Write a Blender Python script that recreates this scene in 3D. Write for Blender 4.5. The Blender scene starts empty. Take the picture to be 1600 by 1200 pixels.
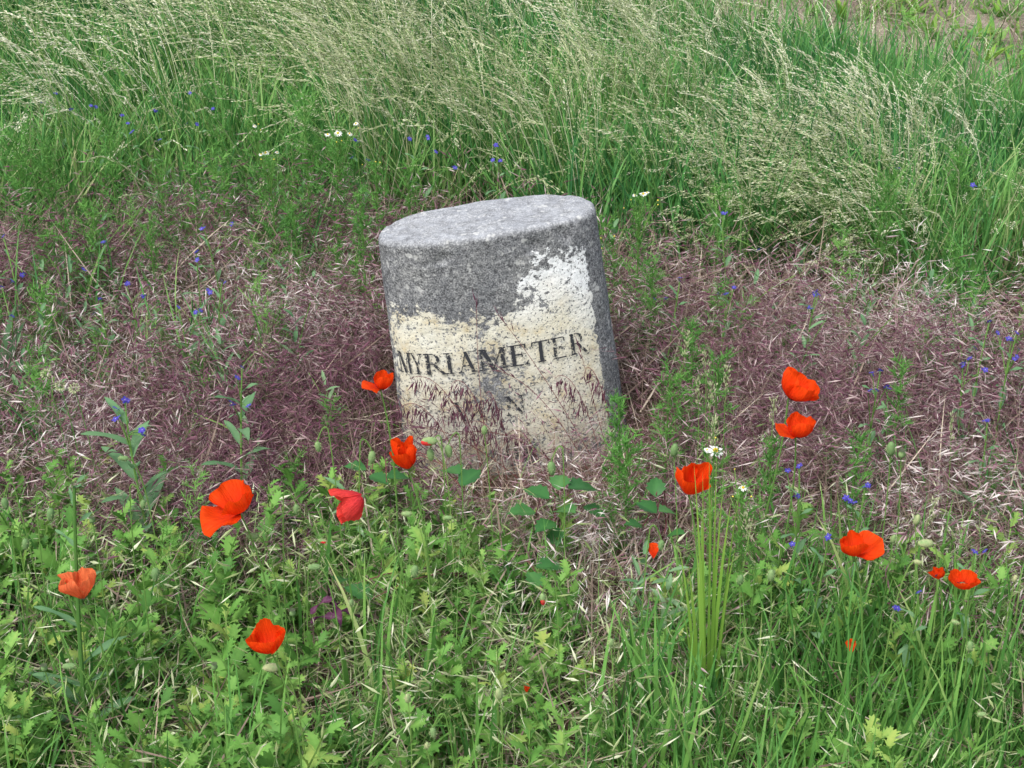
import bpy, math, random
import numpy as np
from mathutils import Vector, Matrix, noise
R = random.Random(7); NP = np.random.RandomState(11)
rad = math.radians
# ---------------------------------------------------------------- camera, world, sun, exposure
scn = bpy.context.scene
CAMZ, PITCH, FOC = 1.6, rad(27), 2560.0
cd = bpy.data.cameras.new('camera'); cam = bpy.data.objects.new('camera', cd); scn.collection.objects.link(cam)
cam.location = (0, 0, CAMZ); cam.rotation_euler = (rad(90) - PITCH, 0, 0)
cd.sensor_width = 36; cd.lens = 36 * FOC / 1600; cd.clip_end = 600; cd.clip_start = .05
scn.camera = cam
scn.cycles.max_bounces = 6; scn.cycles.diffuse_bounces = 4; scn.cycles.transmission_bounces = 4; scn.cycles.glossy_bounces = 2
SUN_EL, SUN_AZ = rad(58), rad(215)          # azimuth measured clockwise from +y
w = bpy.data.worlds.new('World'); scn.world = w; w.use_nodes = True
nt = w.node_tree; nt.nodes.clear()
sky = nt.nodes.new('ShaderNodeTexSky'); sky.sky_type = 'NISHITA'; sky.sun_disc = False
sky.sun_elevation = SUN_EL; sky.sun_rotation = SUN_AZ; sky.dust_density = 3.0
hs = nt.nodes.new('ShaderNodeHueSaturation'); hs.inputs['Saturation'].default_value = .52
bg = nt.nodes.new('ShaderNodeBackground'); bg.inputs[1].default_value = .13
wo = nt.nodes.new('ShaderNodeOutputWorld')
nt.links.new(sky.outputs[0], hs.inputs['Color']); nt.links.new(hs.outputs[0], bg.inputs[0]); nt.links.new(bg.outputs[0], wo.inputs[0])
sd = bpy.data.lights.new('sun', 'SUN'); so = bpy.data.objects.new('sun', sd); scn.collection.objects.link(so)
sd.energy = 1.5; sd.angle = rad(22); sd.color = (1, .985, .96)
sdir = Vector((math.sin(SUN_AZ) * math.cos(SUN_EL), math.cos(SUN_AZ) * math.cos(SUN_EL), math.sin(SUN_EL)))
so.rotation_euler = sdir.to_track_quat('Z', 'Y').to_euler()
scn.view_settings.view_transform = 'Standard'; scn.view_settings.look = 'None'
scn.view_settings.exposure = 1.03; scn.view_settings.gamma = 1; scn.view_settings.use_curve_mapping = False
C = scn.collection
# ---------------------------------------------------------------- photo <-> place
FW = Vector((0, math.cos(PITCH), -math.sin(PITCH))); UP = Vector((0, math.sin(PITCH), math.cos(PITCH)))
def at(px, py, h):                      # the point at height h seen at photo position px, py
    d = FW + Vector((1, 0, 0)) * ((px - 800) / FOC) + UP * ((600 - py) / FOC)
    t = (h - CAMZ) / d.z
    return Vector((0, 0, CAMZ)) + d * t
def pix(x, y, z):
    z0 = z - CAMZ
    dep = y * math.cos(PITCH) - z0 * math.sin(PITCH)
    return 800 + FOC * x / dep, 600 - FOC * (y * math.sin(PITCH) + z0 * math.cos(PITCH)) / dep
def gz(x, y):
    return .018 * math.sin(x * 2.1 + .7) * math.cos(y * 1.7) + .012 * math.sin(x * 5.3 + y * 4.1) + .006 * math.sin(x * 13 - y * 11)
def fn(x, y, s=0.0): return noise.noise(Vector((x, y, s)))
# ---------------------------------------------------------------- materials
def nd(t, kind, **k):
    n = t.nodes.new(kind)
    for a, b in k.items(): setattr(n, a, b)
    return n
def ramp(t, stops):
    r = nd(t, 'ShaderNodeValToRGB'); e = r.color_ramp.elements
    while len(e) < len(stops): e.new(.5)
    for i, (p, c) in enumerate(stops): e[i].position = p; e[i].color = (*c, 1)
    return r
def leafmat(name, stops, rough=.6, trans=.35, spec=.25, mottle=0.0):
    m = bpy.data.materials.new(name); m.use_nodes = True; t = m.node_tree; t.nodes.clear(); L = t.links.new
    a = nd(t, 'ShaderNodeAttribute', attribute_name='tone'); b = nd(t, 'ShaderNodeAttribute', attribute_name='tint', attribute_type='INSTANCER')
    oi = nd(t, 'ShaderNodeObjectInfo')
    s1 = nd(t, 'ShaderNodeMath', operation='MULTIPLY_ADD'); L(a.outputs['Fac'], s1.inputs[0]); s1.inputs[1].default_value = .7
    L(b.outputs['Fac'], s1.inputs[2])
    val = s1.outputs[0]
    if mottle:
        tc = nd(t, 'ShaderNodeTexCoord'); no = nd(t, 'ShaderNodeTexNoise'); no.inputs['Scale'].default_value = mottle; no.inputs['Detail'].default_value = 2
        L(tc.outputs['Object'], no.inputs['Vector'])
        s2 = nd(t, 'ShaderNodeMath', operation='MULTIPLY_ADD'); L(no.outputs[0], s2.inputs[0]); s2.inputs[1].default_value = .5; L(val, s2.inputs[2])
        s3 = nd(t, 'ShaderNodeMath', operation='SUBTRACT'); L(s2.outputs[0], s3.inputs[0]); s3.inputs[1].default_value = .25; val = s3.outputs[0]
    rp = ramp(t, stops); L(val, rp.inputs[0])
    p = nd(t, 'ShaderNodeBsdfPrincipled'); p.inputs['Roughness'].default_value = rough
    p.inputs['Specular IOR Level'].default_value = spec
    tr = nd(t, 'ShaderNodeBsdfTranslucent'); mx = nd(t, 'ShaderNodeMixShader'); mx.inputs[0].default_value = trans
    o = nd(t, 'ShaderNodeOutputMaterial')
    L(rp.outputs[0], p.inputs['Base Color']); L(rp.outputs[0], tr.inputs[0]); L(p.outputs[0], mx.inputs[1]); L(tr.outputs[0], mx.inputs[2]); L(mx.outputs[0], o.inputs[0])
    return m
M = {}
M['leaf'] = leafmat('bright_leaf', [(0, (.07, .19, .035)), (.35, (.13, .31, .055)), (.7, (.22, .42, .09)), (1, (.42, .50, .12))], mottle=30)
M['blade'] = leafmat('grass_blade', [(0, (.05, .16, .035)), (.4, (.10, .27, .055)), (.8, (.20, .40, .085)), (1, (.44, .46, .20))])
M['deep'] = leafmat('deep_grass_blade', [(0, (.035, .15, .045)), (.45, (.09, .27, .065)), (.8, (.20, .40, .10)), (1, (.42, .44, .22))])
M['brome'] = leafmat('ripe_brome', [(0, (.10, .036, .058)), (.28, (.17, .068, .098)), (.50, (.27, .15, .165)), (.68, (.48, .38, .36)), (1, (.80, .75, .70))], trans=.2)
M['grbrome'] = leafmat('green_brome', [(0, (.13, .19, .06)), (.4, (.29, .36, .14)), (.7, (.52, .56, .34)), (1, (.80, .80, .62))], trans=.25)
M['straw'] = leafmat('dry_straw', [(0, (.09, .055, .045)), (.4, (.19, .135, .105)), (.75, (.36, .29, .215)), (1, (.62, .55, .42))], trans=.1)
M['panicle'] = leafmat('pale_panicle', [(0, (.24, .31, .12)), (.4, (.42, .47, .24)), (.75, (.60, .62, .40)), (1, (.80, .79, .62))], trans=.3)
M['grstem'] = leafmat('green_stem', [(0, (.08, .19, .04)), (.5, (.15, .28, .06)), (1, (.28, .38, .12))], trans=.1)
M['feather'] = leafmat('feathery_leaf', [(0, (.06, .19, .035)), (.5, (.12, .31, .06)), (1, (.22, .44, .10))], trans=.3)
M['greyleaf'] = leafmat('hairy_grey_leaf', [(0, (.09, .20, .09)), (.5, (.16, .30, .14)), (1, (.28, .42, .22))], rough=.8)
M['bramble'] = leafmat('bramble_leaf', [(0, (.03, .12, .03)), (.5, (.055, .19, .045)), (1, (.12, .28, .08))], rough=.45, spec=.4, mottle=40)
M['blue'] = leafmat('blue_petal', [(0, (.06, .05, .34)), (.5, (.10, .08, .48)), (1, (.26, .14, .46))], trans=.3)
M['white'] = leafmat('white_petal', [(0, (.8, .8, .76)), (1, (.85, .85, .82))], trans=.3)
M['yellow'] = leafmat('yellow_disc', [(0, (.75, .48, .02)), (1, (.7, .62, .12))], trans=.1)
M['redstem'] = leafmat('red_brown_stem', [(0, (.11, .03, .035)), (.6, (.18, .06, .06)), (1, (.30, .16, .12))], trans=.05)
M['bud'] = leafmat('hairy_bud', [(0, (.12, .22, .08)), (.5, (.22, .33, .13)), (.8, (.42, .42, .22)), (1, (.60, .52, .32))], rough=.85, trans=.1, mottle=200)
M['capsule'] = leafmat('seed_capsule', [(0, (.05, .06, .03)), (1, (.16, .2, .1))], trans=0)
M['stamen'] = leafmat('dark_stamens', [(0, (.012, .008, .02)), (1, (.03, .02, .04))], trans=0)
def petalmat(name, a, b, dark):
    m = leafmat(name, [(0, dark), (.05, dark), (.12, b), (.75, a), (1, a)], rough=.6, trans=.5, spec=.12)
    t = m.node_tree; L = t.links.new                       # fine radial veining as bump
    tc = nd(t, 'ShaderNodeUVMap'); mp = nd(t, 'ShaderNodeMapping'); mp.inputs['Scale'].default_value = (34, 3, 1)
    no = nd(t, 'ShaderNodeTexNoise'); no.inputs['Scale'].default_value = 1.0; no.inputs['Detail'].default_value = 3
    bp = nd(t, 'ShaderNodeBump'); bp.inputs['Strength'].default_value = .8; bp.inputs['Distance'].default_value = .003
    L(tc.outputs[0], mp.inputs[0]); L(mp.outputs[0], no.inputs['Vector']); L(no.outputs[0], bp.inputs['Height'])
    rr = ramp(t, [(.3, (.72, .55, .5)), (.6, (1.05, 1.1, 1.1))]); L(no.outputs[0], rr.inputs[0])
    old = [l for l in t.links if l.to_socket.name in ('Base Color', 'Color') and l.from_node.type == 'VALTORGB' and l.to_node.type in ('BSDF_PRINCIPLED', 'BSDF_TRANSLUCENT')]
    src = old[0].from_socket; dst = [l.to_socket for l in old]
    mm = nd(t, 'ShaderNodeMix', data_type='RGBA', blend_type='MULTIPLY'); mm.inputs[0].default_value = .5; L(src, mm.inputs[6]); L(rr.outputs[0], mm.inputs[7])
    for d in dst: L(mm.outputs[2], d)
    for n in t.nodes:
        if n.type in ('BSDF_PRINCIPLED', 'BSDF_TRANSLUCENT'): L(bp.outputs[0], n.inputs['Normal'])
    return m
M['petal'] = petalmat('scarlet_petal', (.95, .085, .006), (.90, .035, .006), (.10, .004, .006))
M['petal_orange'] = petalmat('orange_petal', (.95, .24, .09), (.93, .18, .06), (.45, .03, .02))
M['petal_pink'] = petalmat('faded_petal', (.85, .075, .055), (.80, .055, .07), (.5, .03, .06))

# ---------------------------------------------------------------- mesh builder
class MB:
    def __init__(s): s.v = []; s.f = []; s.t = []; s.m = []; s.mats = []
    def mi(s, mat):
        if mat not in s.mats: s.mats.append(mat)
        return s.mats.index(mat)
    def add(s, vs, fs, tone, mat):
        o = len(s.v); s.v.extend(tuple(p) for p in vs)
        s.t.extend(tone if isinstance(tone, (list, tuple)) else [tone] * len(vs))
        i = s.mi(mat)
        for f in fs: s.f.append(tuple(a + o for a in f)); s.m.append(i)
    def mesh(s, name, smooth=False):
        me = bpy.data.meshes.new(name); me.from_pydata(s.v, [], s.f); 
        for m in s.mats: me.materials.append(M[m])
        me.polygons.foreach_set('material_index', s.m)
        a = me.attributes.new('tone', 'FLOAT', 'POINT'); a.data.foreach_set('value', s.t)
        if smooth: me.polygons.foreach_set('use_smooth', [True] * len(s.f))
        me.update(); return me
    def build(s, name, parent=None, loc=(0, 0, 0), smooth=False):
        o = bpy.data.objects.new(name, s.mesh(name, smooth)); o.location = loc; C.objects.link(o)
        if parent: o.parent = parent
        return o
def tag(o, label=None, cat=None, group=None, kind=None):
    if label: o['label'] = label
    if cat: o['category'] = cat
    if group: o['group'] = group
    if kind: o['kind'] = kind
    return o
def empty(name, loc, label, cat, group=None, rz=0):
    o = bpy.data.objects.new(name, None); C.objects.link(o); o.location = loc; o.rotation_euler.z = rz; o.empty_display_size = .05
    return tag(o, label, cat, group)
def V(*a): return Vector(a)
def dirv(az, inc):                      # inc = angle from vertical
    return V(math.cos(az) * math.sin(inc), math.sin(az) * math.sin(inc), math.cos(inc))
def ribbon(mb, pts, ws, side, tone, mat, tone2=None):
    vs = []; n = len(pts); tn = []
    for i, (p, ww) in enumerate(zip(pts, ws)):
        tt = tone if tone2 is None else tone + (tone2 - tone) * i / (n - 1)
        if i == n - 1: vs.append(p); tn.append(tt)
        else: vs += [p - side * ww, p + side * ww]; tn += [tt, tt]
    fs = [(2 * i, 2 * i + 1, 2 * i + 3, 2 * i + 2) for i in range(n - 2)] + [(2 * n - 4, 2 * n - 3, 2 * n - 2)]
    mb.add(vs, fs, tn, mat)
def blade(mb, base, az, ln, wd, lean, curl, tone, mat, seg=4, tone2=None):
    p = base.copy(); pts = [p.copy()]
    for i in range(seg):
        p = p + dirv(az, lean + curl * ((i + .5) / seg) ** 1.3) * (ln / seg); pts.append(p.copy())
    a2 = az + math.pi / 2 + R.uniform(-.6, .6); side = V(math.cos(a2), math.sin(a2), R.uniform(-.2, .2))
    ws = [wd * .5 * (.7 + .6 * math.sin(min(1, i / seg * 1.3) * math.pi * .6)) * (1 - (i / seg) ** 3) for i in range(seg + 1)]
    ribbon(mb, pts, ws, side, tone, mat, tone2); return pts
def tube(mb, pts, r0, r1, tone, mat, sides=4, cap=False, hair=0, hairlen=.0025):
    n = len(pts); vs = []; 
    for i, p in enumerate(pts):
        d = (pts[min(i + 1, n - 1)] - pts[max(i - 1, 0)]); d = d.normalized() if d.length > 1e-9 else V(0, 0, 1)
        u = d.orthogonal().normalized() if i == 0 else (u - d * u.dot(d)).normalized()
        q = d.cross(u); r = r0 + (r1 - r0) * i / (n - 1)
        for k in range(sides):
            a = k / sides * 2 * math.pi; vs.append(p + (u * math.cos(a) + q * math.sin(a)) * r)
    fs = [(i * sides + k, i * sides + (k + 1) % sides, (i + 1) * sides + (k + 1) % sides, (i + 1) * sides + k) for i in range(n - 1) for k in range(sides)]
    if cap: fs.append(tuple(range((n - 1) * sides, n * sides)))
    mb.add(vs, fs, tone, mat)
    for _ in range(hair):
        i = R.randrange(n - 1); p = pts[i].lerp(pts[i + 1], R.random()); d = V(R.gauss(0, 1), R.gauss(0, 1), R.gauss(0, .4)).normalized() * (hairlen + r0)
        s = d.orthogonal().normalized() * .00022
        mb.add([p - s, p + s, p + d], [(0, 1, 2)], .9, mat)
def bez(a, b, c, n=8):
    return [a * (1 - t) ** 2 + b * 2 * t * (1 - t) + c * t * t for t in [i / n for i in range(n + 1)]]
def spikelet(mb, p, d, ln, wd, tone, mat, awns=2, awnl=.012):
    d = d.normalized(); u = d.orthogonal().normalized(); a = R.uniform(0, 6.28); u = Matrix.Rotation(a, 3, d) @ u; q = d.cross(u)
    mpt = p + d * ln * .4
    mb.add([p, mpt + u * wd / 2, mpt + q * wd * .25, mpt - u * wd / 2, mpt - q * wd * .25, p + d * ln],
           [(0, 1, 2), (0, 2, 3), (0, 3, 4), (0, 4, 1), (5, 2, 1), (5, 3, 2), (5, 4, 3), (5, 1, 4)], [tone, tone, tone + .1, tone, tone - .1, min(1, tone + .25)], mat)
    for k in range(awns):
        b = p + d * ln * R.uniform(.6, 1); dd = (d + V(R.gauss(0, .16), R.gauss(0, .16), R.gauss(0, .16))).normalized(); s = dd.orthogonal().normalized() * .00028
        mb.add([b - s, b + s, b + dd * awnl * R.uniform(.7, 1.3)], [(0, 1, 2)], min(1, tone + .45), mat)
def lobed_leaf(mb, base, az, ln, wd, lean, curl, tone, mat, lobes=4, seg=None):
    n = lobes; p = base.copy(); side = V(-math.sin(az), math.cos(az), 0); roll = R.uniform(-.5, .5)
    side = Matrix.Rotation(roll, 3, dirv(az, lean)) @ side
    pts = [p.copy()]; ds = []
    for i in range(n + 1):
        d = dirv(az, lean + curl * (i + .5) / (n + 1)); ds.append(d); p = p + d * ln / (n + 1); pts.append(p.copy())
    mw = wd * .10; vs = []; tn = []
    for i, q in enumerate(pts):
        k = mw * (1 + 1.6 * math.sin(math.pi * i / (n + 1))) if i <= n else 0
        vs += [q - side * k, q, q + side * k]; tn += [tone, tone + .12, tone]
    fs = []
    for i in range(n + 1):
        fs += [(3 * i, 3 * i + 1, 3 * i + 4, 3 * i + 3), (3 * i + 1, 3 * i + 2, 3 * i + 5, 3 * i + 4)]
    mb.add(vs, fs, tn, mat)
    for i in range(1, n + 1):
        w2 = wd * .5 * math.sin(math.pi * (.22 + .72 * i / (n + 1))) ; d = ds[min(i, n)]; nn = side.cross(d) * R.uniform(-.15, .25)
        for s in (-1, 1):
            a = pts[i] + side * s * mw; t = (side * s + d * .75 + nn).normalized(); L_ = w2 * R.uniform(.8, 1.15); sp = ln / (n + 1)
            mid = a + t * L_ * .55
            mb.add([a - d * sp * .25, a + d * sp * .42, mid + d * sp * .32, a + t * L_, mid - d * sp * .22], [(0, 1, 2, 4), (4, 2, 3)], [tone, tone, tone, tone + .1, tone], mat)

# ---------------------------------------------------------------- instanced ground cover (one object each)
def scatter(name, protos, pts, label, cat, tilt=None):
    """pts: list of (x, y, z, rotz, scale, pick, tint)"""
    v = []; f = []; t = []; mi = []; var = []; mats = []
    for k, p in enumerate(protos):
        o = len(v); v += p.v; t += p.t; var += [k] * len(p.v)
        rm = []
        for m in p.mats:
            if m not in mats: mats.append(m)
            rm.append(mats.index(m))
        f += [tuple(a + o for a in q) for q in p.f]; mi += [rm[a] for a in p.m]
    nv = len(v); n = len(pts); v += [(q[0], q[1], q[2]) for q in pts]
    me = bpy.data.meshes.new(name); me.from_pydata(v, [], f)
    for m in mats: me.materials.append(M[m])
    me.polygons.foreach_set('material_index', mi)
    def at_(nm, ty, key, data): a = me.attributes.new(nm, ty, 'POINT'); a.data.foreach_set(key, np.array(data).ravel())
    at_('tone', 'FLOAT', 'value', np.array(t + [0] * n, dtype=np.float32))
    at_('var', 'INT', 'value', np.array(var + [-1] * n, dtype=np.int32))
    rot = np.zeros((nv + n, 3), np.float32); rot[nv:, 2] = [q[3] for q in pts]
    tl = tilt if tilt else .12
    rot[nv:, :2] = NP.normal(0, tl, (n, 2))
    at_('rot', 'FLOAT_VECTOR', 'vector', rot)
    at_('scl', 'FLOAT', 'value', np.array([1] * nv + [q[4] for q in pts], dtype=np.float32))
    at_('pick', 'INT', 'value', np.array([0] * nv + [q[5] for q in pts], dtype=np.int32))
    at_('tint', 'FLOAT', 'value', np.array([0] * nv + [q[6] for q in pts], dtype=np.float32))
    ob = bpy.data.objects.new(name, me); C.objects.link(ob)
    g = bpy.data.node_groups.new(name + '_nodes', 'GeometryNodeTree')
    g.interface.new_socket('Geometry', in_out='INPUT', socket_type='NodeSocketGeometry'); g.interface.new_socket('Geometry', in_out='OUTPUT', socket_type='NodeSocketGeometry')
    gi = g.nodes.new('NodeGroupInput'); go = g.nodes.new('NodeGroupOutput'); L = g.links.new
    def named(nm, ty): a = g.nodes.new('GeometryNodeInputNamedAttribute'); a.data_type = ty; a.inputs['Name'].default_value = nm; return [o for o in a.outputs if o.enabled and o.name == 'Attribute'][0]
    va = named('var', 'INT')
    def sep(k):
        c = g.nodes.new('FunctionNodeCompare'); c.data_type = 'INT'; c.operation = 'EQUAL'
        ii = [s for s in c.inputs if s.enabled and s.type == 'INT']; L(va, ii[0]); ii[1].default_value = k
        s = g.nodes.new('GeometryNodeSeparateGeometry'); s.domain = 'POINT'; L(gi.outputs[0], s.inputs[0]); L(c.outputs[0], s.inputs['Selection']); return s.outputs[0]
    j = g.nodes.new('GeometryNodeJoinGeometry')
    for k in range(len(protos)):
        ti = g.nodes.new('GeometryNodeGeometryToInstance'); L(sep(k), ti.inputs[0]); L(ti.outputs[0], j.inputs[0])
    ip = g.nodes.new('GeometryNodeInstanceOnPoints'); L(sep(-1), ip.inputs['Points']); L(j.outputs[0], ip.inputs['Instance'])
    ip.inputs['Pick Instance'].default_value = True; L(named('pick', 'INT'), ip.inputs['Instance Index'])
    L(named('rot', 'FLOAT_VECTOR'), ip.inputs['Rotation']); L(named('scl', 'FLOAT'), ip.inputs['Scale'])
    L(ip.outputs[0], go.inputs[0])
    md = ob.modifiers.new('scatter', 'NODES'); md.node_group = g
    tag(ob, label, cat, kind='stuff'); return ob
def sample(n, h, dens, x0=-3.3, x1=3.3, y0=1.25, y1=7.4):
    out = []
    for _ in range(n):
        x = R.uniform(x0, x1); y = R.uniform(y0, y1)
        u, v = pix(x, y, h)
        if R.random() < dens(u, v, x, y): out.append((x, y, gz(x, y)))
    return out
STX, STY = .010, 2.86
def instone(x, y, m=.0): return abs(x - STX) < .22 + m and abs(y - STY) < .10 + m
def sm(a, b, x): t = min(1, max(0, (x - a) / (b - a))); return t * t * (3 - 2 * t)

# ---------------------------------------------------------------- ground sheet
def ground():
    gx = np.unique(np.concatenate([np.linspace(-150, -6, 12), np.linspace(-6, 6, 121), np.linspace(6, 150, 12)]))
    gy = np.unique(np.concatenate([np.linspace(-60, 0, 8), np.linspace(0, 9, 91), np.linspace(9, 300, 20)]))
    vs = [(x, y, gz(x, y) if abs(x) < 8 and -1 < y < 12 else 0) for y in gy for x in gx]; nx = len(gx)
    fs = [(j * nx + i, j * nx + i + 1, (j + 1) * nx + i + 1, (j + 1) * nx + i) for j in range(len(gy) - 1) for i in range(nx - 1)]
    me = bpy.data.meshes.new('ground'); me.from_pydata(vs, [], fs); me.polygons.foreach_set('use_smooth', [True] * len(fs))
    m = bpy.data.materials.new('soil'); m.use_nodes = True; t = m.node_tree; L = t.links.new; p = t.nodes['Principled BSDF']; p.inputs['Roughness'].default_value = .95; p.inputs['Specular IOR Level'].default_value = .1
    tc = nd(t, 'ShaderNodeTexCoord'); n1 = nd(t, 'ShaderNodeTexNoise'); n1.inputs['Scale'].default_value = 14; n1.inputs['Detail'].default_value = 8
    n2 = nd(t, 'ShaderNodeTexNoise'); n2.inputs['Scale'].default_value = 90; n2.inputs['Detail'].default_value = 5
    L(tc.outputs['Object'], n1.inputs['Vector']); L(tc.outputs['Object'], n2.inputs['Vector'])
    sp = nd(t, 'ShaderNodeSeparateXYZ'); L(tc.outputs['Object'], sp.inputs[0])
    mr = nd(t, 'ShaderNodeMapRange'); mr.inputs['From Min'].default_value = 4.7; mr.inputs['From Max'].default_value = 5.5; L(sp.outputs['Y'], mr.inputs['Value'])
    r1 = ramp(t, [(.25, (.035, .022, .014)), (.6, (.10, .07, .045)), (.8, (.20, .15, .10))]); L(n1.outputs[0], r1.inputs[0])
    r2 = ramp(t, [(.25, (.15, .12, .09)), (.5, (.26, .215, .165)), (.75, (.38, .33, .265))]); L(n2.outputs[0], r2.inputs[0])
    mx = nd(t, 'ShaderNodeMix', data_type='RGBA'); L(mr.outputs[0], mx.inputs[0]); L(r1.outputs[0], mx.inputs[6]); L(r2.outputs[0], mx.inputs[7]); L(mx.outputs[2], p.inputs['Base Color'])
    bp = nd(t, 'ShaderNodeBump'); bp.inputs['Distance'].default_value = .03; L(n1.outputs[0], bp.inputs['Height']); L(bp.outputs[0], p.inputs['Normal'])
    me.materials.append(m); o = bpy.data.objects.new('ground', me); C.objects.link(o); tag(o, 'brown earth under the meadow plants, bare and pale at the field behind', 'ground', kind='structure')
ground()

# ---------------------------------------------------------------- the stone
YAW, ROLL = rad(5), rad(-6.8); SA0, SA1, SB, SH, SN = .223, .2045, .093, .497, 2.4
def surf(x, z, out=0.0):                 # front face at local x, z (z from the base of the visible stone)
    t = z / SH; a = SA0 + (SA1 - SA0) * t; q = min(1, abs(x / a))
    y = -SB * (1 - q ** SN) ** (1 / SN)
    # outward normal
    nx = math.copysign(q ** (SN - 1) / a, x); ny = -max(1e-4, (abs(y) / SB) ** (SN - 1)) / SB; n = V(nx, ny, 0).normalized()
    return V(x, y, z) + n * out
def stone():
    root = empty('milestone', (STX, STY, 0), 'short grey granite milestone with flaking white paint leaning left amid the purple grass', 'milestone')
    root.rotation_euler = (Matrix.Rotation(ROLL, 3, 'Y') @ Matrix.Rotation(YAW, 3, 'Z')).to_euler()
    NT, NZ = 300, 210; vs = []; pd = []; cr = []; gr = []
    er = .013
    rings = []
    for j in range(NZ): rings.append((-.14 + (SH - er + .14) * j / (NZ - 1), 0.0))
    for k in range(1, 9):
        a = k / 8 * math.pi / 2; rings.append((SH - er + er * math.sin(a), er * (1 - math.cos(a))))
    for k in range(1, 34): rings.append((SH + .002 * k / 33, er + (SB - er) * k / 34))
    xs_ = [-.215, -.198, -.18, -.15, -.132, -.099, -.075, -.051, -.03, -.006, .012, .023, .048, .091, .134, .169, .19]
    bz_ = [.345, .355, .352, .36, .357, .337, .328, .345, .322, .33, .345, .365, .412, .431, .434, .431, .431]
    for z, ins in rings:
        t = z / SH; a = SA0 + (SA1 - SA0) * t
        for i in range(NT):
            th = i / NT * 2 * math.pi; c, s = math.cos(th), math.sin(th)
            k = 1 - ins / SB; ka = 1 - ins / a if ins <= er else (a - er) / a * (1 - (ins - er) / (SB - er))
            if ins > er: k = (1 - er / SB) * (1 - (ins - er) / (SB - er))
            x = a * math.copysign(abs(c) ** (2 / SN), c); y = SB * math.copysign(abs(s) ** (2 / SN), s)
            nrm = V(math.copysign(abs(x / a) ** (SN - 1), x) / a, math.copysign(abs(y / SB) ** (SN - 1), y) / SB, 0).normalized()
            p = V(x * ka, y * k, z)
            w1 = noise.fractal(p * 14, 1, 2, 3) * .0016; w2 = noise.fractal(p * 160, 1, 2, 3) * .0007
            top = 1 if ins > 0 else 0
            chip = 0
            if z > SH - .05:
                chip = max(0, noise.noise(p * 26) - .15) * .011 * (1 if ins <= er * 1.5 else .2)
            d = (V(0, 0, 1) if ins > er else (nrm * (1 - ins / er) + V(0, 0, ins / er)).normalized()) * (w1 + w2 - chip)
            p2 = p + d; p2.z += -.004 * (x / a) ** 2 + (.0035 * noise.noise(V(x * 9, y * 9, 3)) if ins > 0 else 0)
            vs.append(p2)
            front = y < 0
            f = -1.0
            if front and not top:
                bz = np.interp(x, xs_, bz_)
                f = bz - z + .012 * noise.fractal(V(x * 45, z * 45, 5), 1, 2, 4)
                if x > .0 and z > .335: f = min(f, (x - (.075 - (z - .335) * .1)) * .55 + .035 * noise.noise(V(x * 30, z * 30, 9)) + .018)
                f = min(f, (.176 + (.3 - z) * .03 - x) * 8 + .02 * noise.noise(V(0, z * 90, 2)))
                f = min(f, (x + a - .004) * 2)
            pd.append(max(-1, min(1, f * 12)))
            # cream below, white at the upper right
            cr.append(min(1, max(0, (.40 - z) / .10 + (.05 - x) * 2.2 + .4 * noise.noise(V(x * 14, z * 14, 1)))))
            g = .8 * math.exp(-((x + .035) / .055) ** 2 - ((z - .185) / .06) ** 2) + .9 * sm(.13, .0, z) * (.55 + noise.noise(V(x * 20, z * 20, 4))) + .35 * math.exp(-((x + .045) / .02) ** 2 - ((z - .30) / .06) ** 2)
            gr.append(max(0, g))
    fs = []
    nr = len(rings)
    for j in range(nr - 1):
        for i in range(NT): fs.append((j * NT + i, j * NT + (i + 1) % NT, (j + 1) * NT + (i + 1) % NT, (j + 1) * NT + i))
    fs.append(tuple((nr - 1) * NT + i for i in range(NT)))
    me = bpy.data.meshes.new('granite_block'); me.from_pydata(vs, [], fs); me.polygons.foreach_set('use_smooth', [True] * len(fs))
    for nm, dt in (('pd', pd), ('cr', cr), ('gr', gr)): a = me.attributes.new(nm, 'FLOAT', 'POINT'); a.data.foreach_set('value', dt)
    m = bpy.data.materials.new('painted_granite'); m.use_nodes = True; t = m.node_tree; L = t.links.new; p = t.nodes['Principled BSDF']
    p.inputs['Roughness'].default_value = .88; p.inputs['Specular IOR Level'].default_value = .2
    tc = nd(t, 'ShaderNodeTexCoord')
    def nz(s, d, r=.5):
        n = nd(t, 'ShaderNodeTexNoise'); n.inputs['Scale'].default_value = s; n.inputs['Detail'].default_value = d; n.inputs['Roughness'].default_value = r; L(tc.outputs['Object'], n.inputs['Vector']); return n.outputs[0]
    def at_(k): a = nd(t, 'ShaderNodeAttribute', attribute_name=k); return a.outputs['Fac']
    def ma(op, a, b, c=None, clamp=False):
        n = nd(t, 'ShaderNodeMath', operation=op); n.use_clamp = clamp
        for i, q in enumerate((a, b, c)):
            if q is None: continue
            if isinstance(q, (int, float)): n.inputs[i].default_value = q
            else: L(q, n.inputs[i])
        return n.outputs[0]
    def mix(f, a, b):
        n = nd(t, 'ShaderNodeMix', data_type='RGBA'); L(f, n.inputs[0])
        for i, q in ((6, a), (7, b)):
            if isinstance(q, tuple): n.inputs[i].default_value = (*q, 1)
            else: L(q, n.inputs[i])
        return n.outputs[2]
    fine, mid, big = nz(330, 2, .6), nz(110, 3, .6), nz(13, 4, .6)
    gsel = ma('ADD', ma('MULTIPLY', fine, .62), ma('MULTIPLY', mid, .38))
    rg = ramp(t, [(.36, (.05, .051, .054)), (.44, (.115, .117, .12)), (.52, (.195, .198, .202)), (.60, (.31, .312, .31)), (.68, (.47, .47, .45))]); L(gsel, rg.inputs[0])
    rb = ramp(t, [(.28, (.76, .77, .80)), (.5, (.98, .98, .98)), (.72, (1.2, 1.19, 1.15))]); L(big, rb.inputs[0])
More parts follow.
